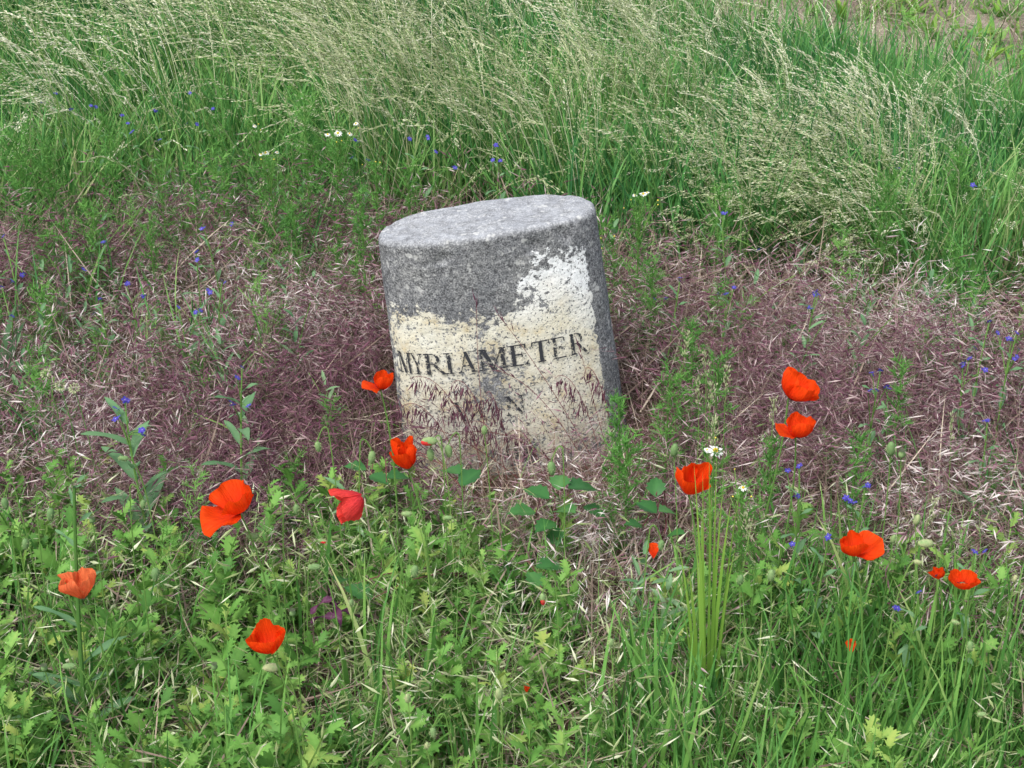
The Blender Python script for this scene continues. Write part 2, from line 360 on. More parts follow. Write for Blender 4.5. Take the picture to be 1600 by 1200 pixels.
    gm = nd(t, 'ShaderNodeMix', data_type='RGBA', blend_type='MULTIPLY'); gm.inputs[0].default_value = 1; L(rg.outputs[0], gm.inputs[6]); L(rb.outputs[0], gm.inputs[7])
    granite = gm.outputs[2]
    # pale lichen plus overcast brightness from above, painted into the upward facing top and rim
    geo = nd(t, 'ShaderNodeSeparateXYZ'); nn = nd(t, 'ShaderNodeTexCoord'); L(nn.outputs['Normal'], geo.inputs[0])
    lich_skylight = ma('MULTIPLY', ma('MULTIPLY_ADD', geo.outputs['Z'], 1.2, -.15, True), ma('MULTIPLY_ADD', nz(45, 4), 1.5, -.25, True))
    granite = mix(ma('MULTIPLY', lich_skylight, .55), granite, (.50, .52, .55))
    spots = ma('MULTIPLY', ma('SUBTRACT', nz(48, 2), .64), 14, clamp=True)
    stain = ma('MULTIPLY', ma('SUBTRACT', nz(19, 6, .7), .56), 7, clamp=True)
    granite = mix(ma('MULTIPLY', stain, .2), granite, (.075, .072, .062))
    granite = mix(ma('MULTIPLY', spots, .55), granite, (.58, .58, .55))
    # paint
    pmask = ma('MULTIPLY', ma('ADD', ma('ADD', at_('pd'), ma('MULTIPLY', ma('SUBTRACT', nz(75, 5, .65), .5), 2.1)), .0), 9, clamp=True)
    flk = ma('SUBTRACT', 1.0, ma('MULTIPLY', ma('SUBTRACT', ma('ADD', nz(210, 3, .6), ma('MULTIPLY', at_('gr'), .10)), .585), 24, clamp=True))
    flk2 = ma('SUBTRACT', 1.0, ma('MULTIPLY', ma('SUBTRACT', ma('ADD', nz(60, 5, .7), ma('MULTIPLY', at_('gr'), .16)), .60), 16, clamp=True))
    pm = ma('MULTIPLY', pmask, ma('MULTIPLY', flk, flk2))
    yel = ramp(t, [(.3, (.68, .67, .58)), (.55, (.63, .59, .46)), (.74, (.52, .40, .20))]); L(nz(22, 5, .6), yel.inputs[0])
    paint = mix(at_('cr'), (.76, .77, .76), yel.outputs[0])
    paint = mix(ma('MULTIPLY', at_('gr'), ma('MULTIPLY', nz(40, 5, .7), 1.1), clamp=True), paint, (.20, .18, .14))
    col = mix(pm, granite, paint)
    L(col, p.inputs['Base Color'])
    bp = nd(t, 'ShaderNodeBump'); bp.inputs['Strength'].default_value = .8; bp.inputs['Distance'].default_value = .0016
    L(ma('ADD', ma('MULTIPLY', gsel, 1.3), ma('MULTIPLY', pm, .5)), bp.inputs['Height']); L(bp.outputs[0], p.inputs['Normal'])
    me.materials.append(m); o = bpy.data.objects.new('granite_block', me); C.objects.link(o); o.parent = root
    # lettering
    lm = bpy.data.materials.new('black_letter_paint'); lm.use_nodes = True; t = lm.node_tree; L = t.links.new; p = t.nodes['Principled BSDF']; p.inputs['Roughness'].default_value = .7
    p.inputs['Base Color'].default_value = (.028, .030, .036, 1)
    tc = nd(t, 'ShaderNodeTexCoord'); n1 = nd(t, 'ShaderNodeTexNoise'); n1.inputs['Scale'].default_value = 170; n1.inputs['Detail'].default_value = 4; L(tc.outputs['Object'], n1.inputs['Vector'])
    wear = nd(t, 'ShaderNodeAttribute', attribute_name='wear')
    a1 = nd(t, 'ShaderNodeMath', operation='SUBTRACT'); L(wear.outputs['Fac'], a1.inputs[1]); L(n1.outputs[0], a1.inputs[0])
    a2 = nd(t, 'ShaderNodeMath', operation='MULTIPLY'); a2.use_clamp = True; L(a1.outputs[0], a2.inputs[0]); a2.inputs[1].default_value = 25
    L(a2.outputs[0], p.inputs['Alpha'])
    S, T = .155, .055
    def v(x, w=S, y0=0, y1=1): return [(x - w / 2, y0), (x + w / 2, y0), (x + w / 2, y1), (x - w / 2, y1)]
    def srf(x, y, w=.34): h = .055; yy = y if y == 0 else 1 - h; return [(x - w / 2, yy), (x + w / 2, yy), (x + w / 2, yy + h), (x - w / 2, yy + h)]
    def dg(x0, x1, w, y0=0, y1=1): return [(x0 - w / 2, y0), (x0 + w / 2, y0), (x1 + w / 2, y1), (x1 - w / 2, y1)]
    def hb(x0, x1, y, h=.07): return [(x0, y), (x1, y), (x1, y + h), (x0, y + h)]
    def arc(cx, cy, rx, ry, a0, a1, tk=.16, tn=.05, n=10):
        out = []
        for i in range(n):
            q = []
            for a in (a0 + (a1 - a0) * i / n, a0 + (a1 - a0) * (i + 1) / n):
                w = tn + (tk - tn) * abs(math.cos(a)); q.append(((cx + (rx - w) * math.cos(a), cy + (ry - tn) * math.sin(a)), (cx + rx * math.cos(a), cy + ry * math.sin(a))))
            out.append([q[0][0], q[0][1], q[1][1], q[1][0]])
        return out
    G = {
        'M': [v(.13, T), dg(.50, .20, S), dg(.48, .84, T), v(.85, S), srf(.13, 0, .25), srf(.85, 0, .32), srf(.16, 1, .24), srf(.85, 1, .26)],
        'Y': [v(.5, S, 0, .48), dg(.50, .17, S, .44, 1), dg(.53, .84, T, .44, 1), srf(.5, 0), srf(.17, 1), srf(.84, 1, .27)],
        'R': [v(.20, S + .02)] + arc(.38, .74, .36, .26, -math.pi / 2, math.pi / 2) + [hb(.2, .4, .945, .052), hb(.2, .42, .485, .05), dg(.90, .45, S + .02, 0, .5), srf(.2, 0), srf(.16, 1, .2), srf(.92, 0, .18)],
        'I': [v(.5, .34), srf(.5, 0, .9), srf(.5, 1, .9)],
        'A': [dg(.14, .5, T), dg(.82, .46, S + .02), hb(.25, .68, .30, .05), srf(.13, 0, .26), srf(.84, 0, .32)],
        'E': [v(.22, S + .03), hb(.2, .84, .94, .056), hb(.2, .66, .49), hb(.2, .88, .0, .056), [(.78, .78), (.84, .78), (.85, .95), (.76, .95)], [(.80, .05), (.88, .05), (.92, .22), (.87, .22)], [(.61, .40), (.66, .40), (.66, .64), (.61, .64)], srf(.18, 1, .3), srf(.18, 0, .3)],
        'T': [v(.5, S + .03), hb(.04, .96, .94, .056), srf(.5, 0, .42), [(.03, .78), (.07, .78), (.12, .95), (.04, .95)], [(.93, .78), (.97, .78), (.96, .95), (.88, .95)]],
        'V': [dg(.50, .18, S), dg(.50, .83, T), srf(.18, 1, .34), srf(.84, 1, .28)],
        'N': [v(.15, T), dg(.82, .18, S), v(.86, T), srf(.15, 0, .24), srf(.14, 1, .2), srf(.86, 1, .24)],
        'O': arc(.5, .5, .46, .5, 0, 2 * math.pi, n=24),
        '8': arc(.5, .74, .30, .26, 0, 2 * math.pi, .12, n=16) + arc(.5, .26, .38, .27, 0, 2 * math.pi, .14, n=16),
        '9': arc(.5, .68, .36, .32, 0, 2 * math.pi, .14, n=18) + [[(.72, .68), (.86, .68), (.80, .35), (.66, .38)], [(.66, .38), (.80, .35), (.50, .0), (.32, .04)]],
    }
    rows = [(.227, .271, [('M', -.2005, -.1775, .36), ('Y', -.178, -.155, .40), ('R', -.155, -.113, .42), ('I', -.117, -.097, .40), ('A', -.092, -.056, .38), ('M', -.053, .002, .41), ('E', .005, .045, .37), ('T', .048, .085, .28), ('E', .086, .118, .42), ('R', .120, .156, .41)]),
            (.125, .166, [('V', -.113, -.076, .36), ('O', -.068, -.022, .52), ('N', -.015, .025, .45)]),
            (.014, .056, [('9', -.028, .002, .48), ('8', .005, .040, .45)])]
    for z0, z1, ls in rows:
        for ch, x0, x1, wr in ls:
            vs = []; fs = []; ww = []
            for si, q in enumerate(G[ch]):
                n = 6; o0 = len(vs)
                for i in range(n + 1):
                    for k in (0, 1):
                        b = q[0] if k == 0 else q[1]; tt = q[3] if k == 0 else q[2]
                        gx, gy = b[0] + (tt[0] - b[0]) * i / n, b[1] + (tt[1] - b[1]) * i / n
                        gx += .012 * noise.noise(V(gx * 5, gy * 5, x0 * 90))
                        vs.append(surf(x0 + (x1 - x0) * gx, z0 + (z1 - z0) * gy, .0030 + si * .00006)); ww.append(wr + .05 * noise.noise(V(gx * 3, gy * 3, x0 * 50)))
                # left/right subdivision is not needed: strokes are narrow against the curve
                fs += [(o0 + 2 * i, o0 + 2 * i + 1, o0 + 2 * i + 3, o0 + 2 * i + 2) for i in range(n)]
            me = bpy.data.meshes.new('letter'); me.from_pydata(vs, [], fs); a = me.attributes.new('wear', 'FLOAT', 'POINT'); a.data.foreach_set('value', ww)
            me.materials.append(lm); o = bpy.data.objects.new('letter', me); C.objects.link(o); o.parent = root
            o['label'] = 'black painted %s %s' % ('numeral' if ch.isdigit() else 'capital', ch)
stone()
# ================================================================= GROUND COVER
def P_brome(n=9, mat='brome', h=(.16, .30), lean=(.1, 1.0), nsp=(5, 9), sp=.55, stem='straw', sl=(.015, .028), sw=(.0019, .0035), na=2, azs=None):
    mb = MB()
    for _ in range(n):
        az = R.uniform(0, 6.28) if azs is None else R.gauss(0, azs); ln = R.uniform(*h); p0 = V(R.gauss(0, .035), R.gauss(0, .035), 0)
        l0 = R.uniform(*lean); pts = blade(mb, p0, az, ln, .0011, l0, R.uniform(.4, 1.2), R.uniform(.0, .6), stem, 4)
        tip = pts[-1]; pre = pts[-2]
        for k in range(R.randint(*nsp)):
            b = pre.lerp(tip, R.uniform(-.6, 1)); a2 = az + R.gauss(0, sp); dd = dirv(a2, R.uniform(.7, 2.5))
            q = b + dd * R.uniform(.008, .03); s = V(.0003, 0, .0003); mb.add([b - s, b + s, q], [(0, 1, 2)], R.random(), mat)
            spikelet(mb, q, dirv(a2 + R.gauss(0, .3), R.uniform(1.0, 2.7)), R.uniform(*sl), R.uniform(*sw), R.choice([.0, .08, .15, .2, .3, .45, .7, .85, 1.0]) * .85, mat, na, .013)
    return mb
def P_litter(n=26, mat='straw'):
    mb = MB()
    for _ in range(n):
        az = R.uniform(0, 6.28); blade(mb, V(R.gauss(0, .06), R.gauss(0, .06), R.uniform(.0, .07)), az, R.uniform(.06, .2), R.uniform(.0012, .003), R.uniform(.9, 1.7), R.uniform(-.4, .4), R.uniform(0, 1) ** 1.3, mat, 3)
    return mb
def P_grass(n=22, h=(.10, .26), wd=(.003, .006), mat='blade', lean=.35, curl=(.1, 1.0), spread=.035, azc=None):
    mb = MB()
    for _ in range(n):
        az = R.uniform(0, 6.28) if azc is None else azc + R.gauss(0, .9)
        t = R.random() * .7
        blade(mb, V(R.gauss(0, spread), R.gauss(0, spread), -.005), az, R.uniform(*h), R.uniform(*wd), abs(R.gauss(0, lean)), R.uniform(*curl), t, mat, 5, min(1, t + R.uniform(0, .35)))
    return mb
def P_leafy(h=.2, nl=11, mat='leaf', ll=(.05, .09), lobes=4):
    mb = MB(); top = V(R.gauss(0, .02), R.gauss(0, .02), h); b = V(0, 0, 0)
    pts = bez(b, V(R.gauss(0, .02), R.gauss(0, .02), h * .6), top, 5); tube(mb, pts, .0022, .0012, .4, 'grstem', 3)
    for i in range(nl):
        t = (i + .3) / nl; q = pts[int(t * 5)].lerp(pts[min(5, int(t * 5) + 1)], t * 5 % 1); az = i * 2.4 + R.uniform(-.4, .4)
        L_ = R.uniform(*ll) * (1.15 - .55 * t); lobed_leaf(mb, q, az, L_, L_ * R.uniform(.5, .8), .5 + .5 * (1 - t) + R.uniform(-.2, .2), R.uniform(.2, 1.0), R.uniform(.05, .75), mat, lobes)
    return mb
def P_broad(n=9, mat='leaf', ll=(.05, .12)):
    mb = MB()
    for i in range(n):
        az = R.uniform(0, 6.28); L_ = R.uniform(*ll); blade(mb, V(R.gauss(0, .012), R.gauss(0, .012), 0), az, L_, L_ * R.uniform(.18, .3), R.uniform(.4, 1.1), R.uniform(.1, .7), R.uniform(0, .6), mat, 5)
    return mb
def P_tall(n=7, h=(.42, .62), lean=.35, azc=math.pi, mat='panicle', nsp=26):
    mb = MB()
    for _ in range(n):
        az = azc + R.gauss(0, .8); ln = R.uniform(*h); p = V(R.gauss(0, .05), R.gauss(0, .05), 0); l0 = max(.02, R.gauss(lean, .15)); cv = R.uniform(.2, .7); seg = 7; pts = [p.copy()]
        for i in range(seg): p = p + dirv(az, l0 + cv * (i / seg) ** 2 + (.5 if i == seg - 1 else 0)) * ln / seg; pts.append(p.copy())
        tube(mb, pts, .0011, .0006, R.uniform(.3, .9), 'grstem' if R.random() < .6 else mat, 3)
        a = pts[-3]; kind = R.random()
        for k in range(nsp):
            t = (k + R.random()) / nsp; b = pts[-3].lerp(pts[-2], t * 2) if t < .5 else pts[-2].lerp(pts[-1], t * 2 - 1)
            r = (.022 if kind < .5 else .006) * (1 - t * .75) * R.uniform(.3, 1.2); dd = dirv(R.uniform(0, 6.28), R.uniform(.4, 1.2)); ax = (pts[-1] - pts[-2]).normalized()
            q = b + (dd * .8 + ax * .8).normalized() * r
            spikelet(mb, q, ax + dd * .35 + V(0, 0, -.25), R.uniform(.008, .015), R.uniform(.0024, .0040), R.uniform(.2, 1), mat, 0)
    for _ in range(8): blade(mb, V(R.gauss(0, .05), R.gauss(0, .05), 0), azc + R.gauss(0, 1.3), R.uniform(.15, .42), R.uniform(.003, .006), abs(R.gauss(.1, .2)), R.uniform(.2, 1.2), R.uniform(0, .8), 'deep', 5)
    return mb

I = np.interp
def vtop(u): return 6 + float(I(u, [-200, 0, 120, 250, 420, 560, 700, 950, 1080, 1250, 1400, 1600, 1800], [345, 345, 330, 300, 290, 330, 335, 385, 430, 430, 455, 490, 500]))
def vbot(u): return float(I(u, [-200, 0, 90, 160, 330, 420, 560, 640, 960, 1080, 1200, 1330, 1480, 1600, 1800], [740, 740, 770, 880, 880, 860, 760, 740, 900, 850, 790, 780, 840, 920, 940]))
def d_brome(u, v, x, y):
    if instone(x, y, .0): return 0
    n = fn(x * 2.2, y * 2.2) * 80 + fn(x * 9, y * 9, 6) * 50
    a = sm(vtop(u) - 45, vtop(u) + 35, v + n) * (1 - sm(vbot(u) - 35, vbot(u) + 35, v + n))
    if y < STY and abs(x - STX - .02) < .25 and y > 2.35: a *= .62
    return a * (.72 + .28 * sm(-.3, .1, fn(x * 7, y * 7, 61)))
def d_green_brome(u, v, x, y):
    if instone(x, y): return 0
    n = fn(x * 3, y * 3, 4) * 50
    return sm(vbot(u) - 60, vbot(u) + 40, v + n) * (.75 if u < 1120 or v < 950 else .25) * (.45 + .9 * max(0, fn(x * 5, y * 5, 8) + .35))
def d_leafy(u, v, x, y):
    if instone(x, y, .02): return 0
    n = fn(x * 4, y * 4, 7) * 70
    f = sm(vbot(u) - 50, vbot(u) + 50, v + n)
    f *= float(I(u, [0, 500, 900, 980, 1080, 1200, 1600], [1, 1, .95, .3, .35, .7, .6]))
    if u < 320 and v < 900: f = sm(730, 860, v + n + (40 if u < 130 else -40))
    if 540 < u < 900 and v > 715: f = max(f, .8 * sm(715, 745, v + n * .3))
    f *= .35 + .65 * sm(-.25, .25, fn(x * 6, y * 6, 2)) + (.0)
    f *= 1 - .75 * math.exp(-((u - 885) / 55) ** 2 - ((v - 800) / 55) ** 2)
    if u > 480 and u < 1150: f *= 1 - .7 * sm(930, 1010, v + n)
    if u > 1050: f *= 1 - .75 * sm(920, 1020, v)
    return f
def d_blades(u, v, x, y):
    if instone(x, y, .02): return 0
    n = fn(x * 4, y * 4, 17) * 60
    r = 1.3 * sm(float(I(u, [950, 1100, 1250, 1600], [1150, 980, 880, 900])) - 60, float(I(u, [950, 1100, 1250, 1600], [1150, 980, 880, 900])) + 70, v + n) * sm(930, 1150, u + n)
    l = .16 * sm(900, 1000, v + n)
    return max(r, l, .10 * sm(vbot(u), vbot(u) + 60, v))
def d_tallgreen(u, v, x, y):           # dense green bases behind the brome, measured at their foot
    n = fn(x * 2.2, y * 2.2) * 55 + fn(x * 8, y * 8, 23) * 45
    lim = vtop(u) - 5 if u > 600 else vtop(u) + 30
    if u > 1180 and u < 1600: lim += 10
    a = 1 - sm(lim - 25, lim + 10, v + n)
    far = float(I(u, [0, 700, 1000, 1200, 1600, 1800], [-400, -100, 30, 130, 235, 255]))
    return a * sm(far - 30, far + 35, v + n)
JX = lambda L_, pk, s0, s1, ti=(0, .35), rz=None: [(x, y, z, R.uniform(0, 6.28) if rz is None else R.gauss(0, rz), R.uniform(s0, s1), R.randrange(pk), R.uniform(*ti)) for x, y, z in L_]

scatter('dry_litter', [P_litter() for _ in range(5)], JX(sample(6500, .03, lambda u, v, x, y: (.0 if instone(x, y, .02) else 1) * (1 if v > 300 else .12)), 5, .7, 1.3, (0, .3)),
        'fallen dry straw and dead stalks lying on the earth', 'straw', tilt=.2)
bp_ = JX(sample(13500, .17, d_brome), 8, .7, 1.2)
bp2 = []
for q in bp_:
    k = fn(q[0] * 1.6, q[1] * 1.6, 33) + .5 * fn(q[0] * 5, q[1] * 5, 3)
    u, v = pix(q[0], q[1], .17); k += .45 * sm(700, 420, v) * sm(1050, 1300, u) + .1 - .55 * math.exp(-((u - 500) / 130) ** 2 - ((v - 640) / 90) ** 2) - .35 * math.exp(-((u - 1010) / 70) ** 2 - ((v - 560) / 110) ** 2)
    if q[1] < STY and q[1] > 2.3 and abs(q[0] - STX - .02) < .25: q = (*q[:4], q[4] * .84, *q[5:])
    q = (*q[:3], fn(q[0] * .9, q[1] * .9, 91) * 7 + 2.6 + R.gauss(0, .45), *q[4:])
    bp2.append((*q[:6], min(.5, max(-.16, .09 + k * .5))))
scatter('ripe_brome_grass', [P_brome(azs=.9, h=(.17, .32), lean=(.05, .8)) for _ in range(8)], bp2, 'dense band of drooping purple-brown ripe brome grass around the milestone', 'dry grass', tilt=.2)
scatter('green_brome_grass', [P_brome(7, 'grbrome', (.12, .28), (.1, .9), (3, 6), .6, 'grstem', sl=(.020, .034), sw=(.0028, .0048)) for _ in range(6)], JX(sample(6500, .13, d_green_brome, y1=3.5), 6, .7, 1.15),
        'loose green and straw coloured brome spikelets in the foreground', 'grass', tilt=.2)
scatter('leafy_weeds', [P_leafy(R.uniform(.10, .22), R.randint(13, 19), ll=(.032, .062), lobes=R.choice([3, 4, 5])) for _ in range(12)] + [P_broad() for _ in range(3)], [q if not (abs(q[0] - STX - .02) < .26 and 2.4 < q[1] < 2.8) else (*q[:4], q[4] * .7, *q[5:]) for q in JX(sample(19000, .13, d_leafy, y1=3.3), 15, .5, 1.1, (-.15, .46))],
        'bright green lobed leaves of poppy and mustard plants covering the foreground', 'weeds', tilt=.2)
scatter('foreground_grass', [P_grass(22, (.11, .27), (.0025, .0062), lean=.3) for _ in range(6)], JX(sample(5500, .14, d_blades, y1=3.3), 6, .7, 1.2, (-.1, .3)),
        'fresh long green grass blades thickest at the lower right', 'grass', tilt=.12)
scatter('low_green_cover', [P_grass(14, (.03, .10), (.002, .004), 'blade', .7) for _ in range(4)] + [P_broad(8, 'leaf', (.02, .05)) for _ in range(2)],
        JX(sample(9000, .05, lambda u, v, x, y: 0 if instone(x, y, .02) else (1 - .6 * sm(430, 520, u) * sm(1150, 1080, u) * sm(930, 1000, v)) * 1.0 * (.10 + .45 * sm(.1, .35, fn(x * 4, y * 4, 71)) + .7 * sm(vbot(u) - 20, vbot(u) + 80, v))), 6, .7, 1.3, (-.1, .3)), 'short green grass and small leaves low on the earth', 'grass', tilt=.2)
def d_field(u, v, x, y):
    far = float(I(u, [0, 700, 1000, 1200, 1600, 1800], [-400, -100, 30, 130, 235, 255])); return sm(far + 40, far - 20, v) * (.3 + .6 * sm(-.1, .25, fn(x * 3, y * 3, 81)))
scatter('field_weeds', [P_grass(10, (.04, .12), (.003, .006), 'leaf', .6) for _ in range(3)] + [P_broad(7, 'leaf', (.03, .07)) for _ in range(2)] + [P_litter(20) for _ in range(2)], JX(sample(5000, .0, d_field, y0=4.5), 7, .7, 1.3, (0, .5)), 'low weeds and stubble on the bare field behind the tall grass', 'weeds', tilt=.2)
tg = sample(15000, 0, d_tallgreen, y0=3.3)
scatter('deep_green_grass', [P_grass(22, (.16, .34), (.003, .006), 'deep', .3, (.1, .9), .05) for _ in range(5)] + [P_broad(8, 'deep', (.05, .12))], [(*q[:6], q[6] + .5 * fn(q[0] * 1.8, q[1] * 1.8, 44)) for q in JX(tg, 6, .7, 1.2, (-.1, .3))],
        'thick dark green grass blades under the tall seed heads behind the milestone', 'grass', tilt=.15)
tl = [q for q in sample(12000, 0, d_tallgreen, y0=3.4) if R.random() < .16 + .52 * sm(-.2, .3, fn(q[0] * 2.5, q[1] * 2.5, 40))]
tpts = []
for x, y, z in tl:
    u, v = pix(x, y, 0)
    if u < 620 and R.random() < .7 * sm(620, 380, u) * sm(60, 140, v): continue
    s = float(I(u, [0, 300, 900, 1200, 1600], [.98, 1, .85, .72, .62])) * R.uniform(.65, 1.2)
    pk = R.randrange(4) if u < 520 or R.random() < .35 else 4 + R.randrange(4)
    tpts.append((x, y, z, R.gauss(0, .55), s, pk, R.uniform(.02, .42) + .45 * fn(x * 1.5, y * 1.5, 45)))
scatter('tall_seeding_grass', [P_tall(6, (.45, .62), .22) for _ in range(4)] + [P_tall(7, (.45, .62), .55) for _ in range(4)], tpts,
        'tall pale seeding grass leaning to the left behind the milestone', 'grass', tilt=.1)
# ================================================================= INDIVIDUAL PLANTS
def at_y(px, py, Y):
    d = FW + V(1, 0, 0) * ((px - 800) / FOC) + UP * ((600 - py) / FOC); return V(0, 0, CAMZ) + d * (Y / d.y)
def grid_mesh(P, nu, nv, tone, mat, uv=True, name='petal'):
    fs = [(j * nu + i, j * nu + i + 1, (j + 1) * nu + i + 1, (j + 1) * nu + i) for j in range(nv - 1) for i in range(nu - 1)]
    me = bpy.data.meshes.new(name); me.from_pydata(P, [], fs); me.polygons.foreach_set('use_smooth', [True] * len(fs))
    a = me.attributes.new('tone', 'FLOAT', 'POINT'); a.data.foreach_set('value', tone)
    ul = me.uv_layers.new(name='UVMap')
    for li, l in enumerate(me.loops): k = l.vertex_index; ul.data[li].uv = ((k % nu) / (nu - 1), (k // nu) / (nv - 1))
    me.materials.append(M[mat]); return me
def petal_pts(phi, hw, th0, th1, L_, sd_, ruf=.10, nu=23, nv=16):
    prof = []; r = z = 0.0; prof.append((0, 0, th0))
    for j in range(1, nv):
        v = j / (nv - 1); th = th0 + (th1 - th0) * v ** 1.2; r += math.sin(th) / (nv - 1); z += math.cos(th) / (nv - 1); prof.append((r, z, th))
    P = []; tn = []
    for j in range(nv):
        v = j / (nv - 1)
        for i in range(nu):
            u = i / (nu - 1) * 2 - 1; vv = j * (1 - .26 * abs(u) ** 2.6) 
            j0 = min(nv - 2, int(vv)); q = vv - j0; r = prof[j0][0] * (1 - q) + prof[j0 + 1][0] * q; z = prof[j0][1] * (1 - q) + prof[j0 + 1][1] * q; th = prof[j0][2]
            az = phi + u * hw * (1 - .15 * v)
            nz_ = ruf * v * v * (math.sin(u * 5.5 + sd_) * .55 + 1.8 * noise.noise(V(u * 1.8, v * 1.6, sd_ * 3.1)) + .55 * noise.noise(V(u * 6, v * 3, sd_ + 5)) + .22 * noise.noise(V(u * 16, v * 5, sd_ + 2)))
            nr, nz2 = math.cos(th), -math.sin(th)
            rr = r + nr * nz_; zz = z + nz2 * nz_; az += .10 * v * noise.noise(V(u * 3, v * 2, sd_ + 9))
            P.append(V(math.cos(az) * rr, math.sin(az) * rr, zz) * L_); tn.append(v)
    return P, tn
def project(p): return pix(p.x, p.y, p.z)
def stem_hairs(n, L_): return int(n * L_)
def poppy(px, py, wpx, h, axis, petals, label, mat='petal', base=(0, 0), phi=0.4, stam=True, bend=.03, hw=1.0):
    hp = at(px, py, h); q = V(0, 0, 1).rotation_difference(V(*axis).normalized())
    petals = [(t0 - 6, t1 - 26 if t1 < 60 else t1, sc, rf * 1.15) for t0, t1, sc, rf in petals]
    ps = [petal_pts(phi + k * math.pi / 2 * (4 / len(petals)) + R.uniform(-.1, .1), hw * (1.12 if k % 2 else 1.22), rad(t0), rad(t1), sc, R.uniform(0, 20), rf) for k, (t0, t1, sc, rf) in enumerate(petals)]
    allp = [q @ p for P, _ in ps for p in P]
    us = [project(hp + p * .03) for p in allp]; ww = max(u[0] for u in us) - min(u[0] for u in us); s = .03 * wpx / ww
    us = [project(hp + p * s) for p in allp]; cx = (max(u[0] for u in us) + min(u[0] for u in us)) / 2; cy = (max(u[1] for u in us) + min(u[1] for u in us)) / 2
    hp = at(px + px - cx, py + py - cy, h)
    g = V(hp.x + base[0], hp.y + base[1], 0); g.z = gz(g.x, g.y)
    root = empty('poppy', g, label, 'poppy', 'red poppies in flower')
    for i, (P, tn) in enumerate(ps):
        off = .0004 * i
        me = grid_mesh([q @ (p * s + V(0, 0, off)) + hp - g for p in P], 23, 16, tn, mat); o = bpy.data.objects.new('petal', me); C.objects.link(o); o.parent = root
    mb = MB(); ax = q @ V(0, 0, 1)
    pts = bez(V(0, 0, 0), (hp - g) * .6 + V(bend, 0, .03) - ax * .02, hp - g - ax * .001, 12); tube(mb, pts, .0016, .0012, .4, 'grstem', 5, hair=90, hairlen=.003); mb.build('stem', root)
    cp = MB(); c0 = hp - g; e = ax.orthogonal().normalized(); f_ = ax.cross(e); rr = [.3, .9, 1, .8, 1.05, .1]; zz = [0, .25, .6, .85, .95, 1.05]; vs = []
    for a, b in zip(rr, zz):
        for k in range(8): t = k / 8 * 2 * math.pi; vs.append(c0 + (e * math.cos(t) + f_ * math.sin(t)) * a * s * .12 + ax * b * s * .30)
    cp.add(vs, [(j * 8 + k, j * 8 + (k + 1) % 8, (j + 1) * 8 + (k + 1) % 8, (j + 1) * 8 + k) for j in range(5) for k in range(8)], .8, 'capsule'); cp.build('seed_capsule', root)
    if stam:
        st = MB()
        for k in range(60):
            t = R.uniform(0, 6.28); d = (ax * R.uniform(.5, 1) + (e * math.cos(t) + f_ * math.sin(t)) * R.uniform(.5, .9)).normalized(); b = c0 + ax * .02 * s; tip = b + d * s * R.uniform(.22, .34); sd2 = d.orthogonal().normalized()
            st.add([b - sd2 * .0002, b + sd2 * .0002, tip], [(0, 1, 2)], 0, 'stamen'); st.add([tip - sd2 * .0008, tip + sd2 * .0008, tip + d * .0016], [(0, 1, 2)], 1, 'stamen')
        st.build('stamens', root)
    return root
CUP = lambda a=85, b=15, s=1, r=.10: (a, b, s, r)
poppy(355, 795, 84, .38, (-.30, -.05, .80), [(80, 30, 1.0, .10), (80, 24, 1.05, .12), (85, 62, 1.15, .13), (80, 30, 1.0, .10)], 'largest scarlet poppy, wide bowl-shaped, in the left foreground', base=(.03, .01), phi=.5, hw=1.1)
poppy(541, 791, 58, .38, (-.75, -.25, -.42), [(70, 22, 1, .10), (60, 12, 1.15, .12), (70, 28, .95, .10)], 'faded pinkish red poppy hanging its head between the largest poppy and the stone', 'petal_pink', base=(.03, .0), phi=.9, stam=False, bend=.06)
poppy(590, 597, 50, .42, (.15, .10, .9), [(80, 4, 1.15, .08), (80, 0, 1.1, .08), (75, 100, 1.0, .10), (78, 6, 1.05, .08)], 'scarlet poppy with one petal flopped left at the left edge of the stone', base=(.01, .0), phi=0.3)
poppy(630, 708, 43, .37, (-.15, .0, .95), [(56, 12, 1, .12), (50, 8, 1.15, .12), (60, 30, 1.05, .10), (54, 8, 1, .1)], 'small half closed scarlet poppy left of the red and green bud', base=(.02, .0), phi=1.0)
poppy(1084, 748, 58, .36, (.16, -.25, .85), [(72, 8, 1.2, .08), (72, 0, 1.1, .08), (74, 10, 1.25, .08), (72, 2, 1.1, .08)], 'tall oval scarlet poppy behind the tuft of yellow-green grass blades', base=(.02, -.02), phi=.7, hw=1.1)
poppy(1251, 601, 60, .38, (.45, .0, .75), [(85, 14, 1.1, .08), (85, 8, 1, .08), (80, 18, 1.15, .1), (80, 40, 1.1, .12)], 'upper scarlet poppy of the pair right of the stone, tilted to the right', base=(-.05, .02), phi=.2, hw=1.1)
poppy(1243, 665, 64, .37, (.12, .0, .9), [(80, 10, 1.3, .08), (80, 4, 1.25, .08), (75, 66, 1.15, .08), (80, 8, 1.3, .1)], 'lower scarlet poppy of the pair, with a petal flared to the left', base=(-.03, .02), phi=.1)
poppy(1347, 852, 70, .33, (-.15, .0, .9), [(82, 64, 1.25, .12), (85, 10, 1.0, .08), (82, 16, 1.0, .10), (85, 10, 1.1, .08)], 'scarlet poppy with a petal curled out to the right, in the right foreground', base=(.02, .0), phi=.05, hw=1.1)
poppy(1507, 906, 51, .31, (.02, -.02, .98), [(80, 36, 1, .08), (80, 42, 1, .08), (80, 38, 1, .08), (80, 44, 1, .08)], 'widely opened poppy near the right edge of the picture', base=(.02, .0), phi=.78)
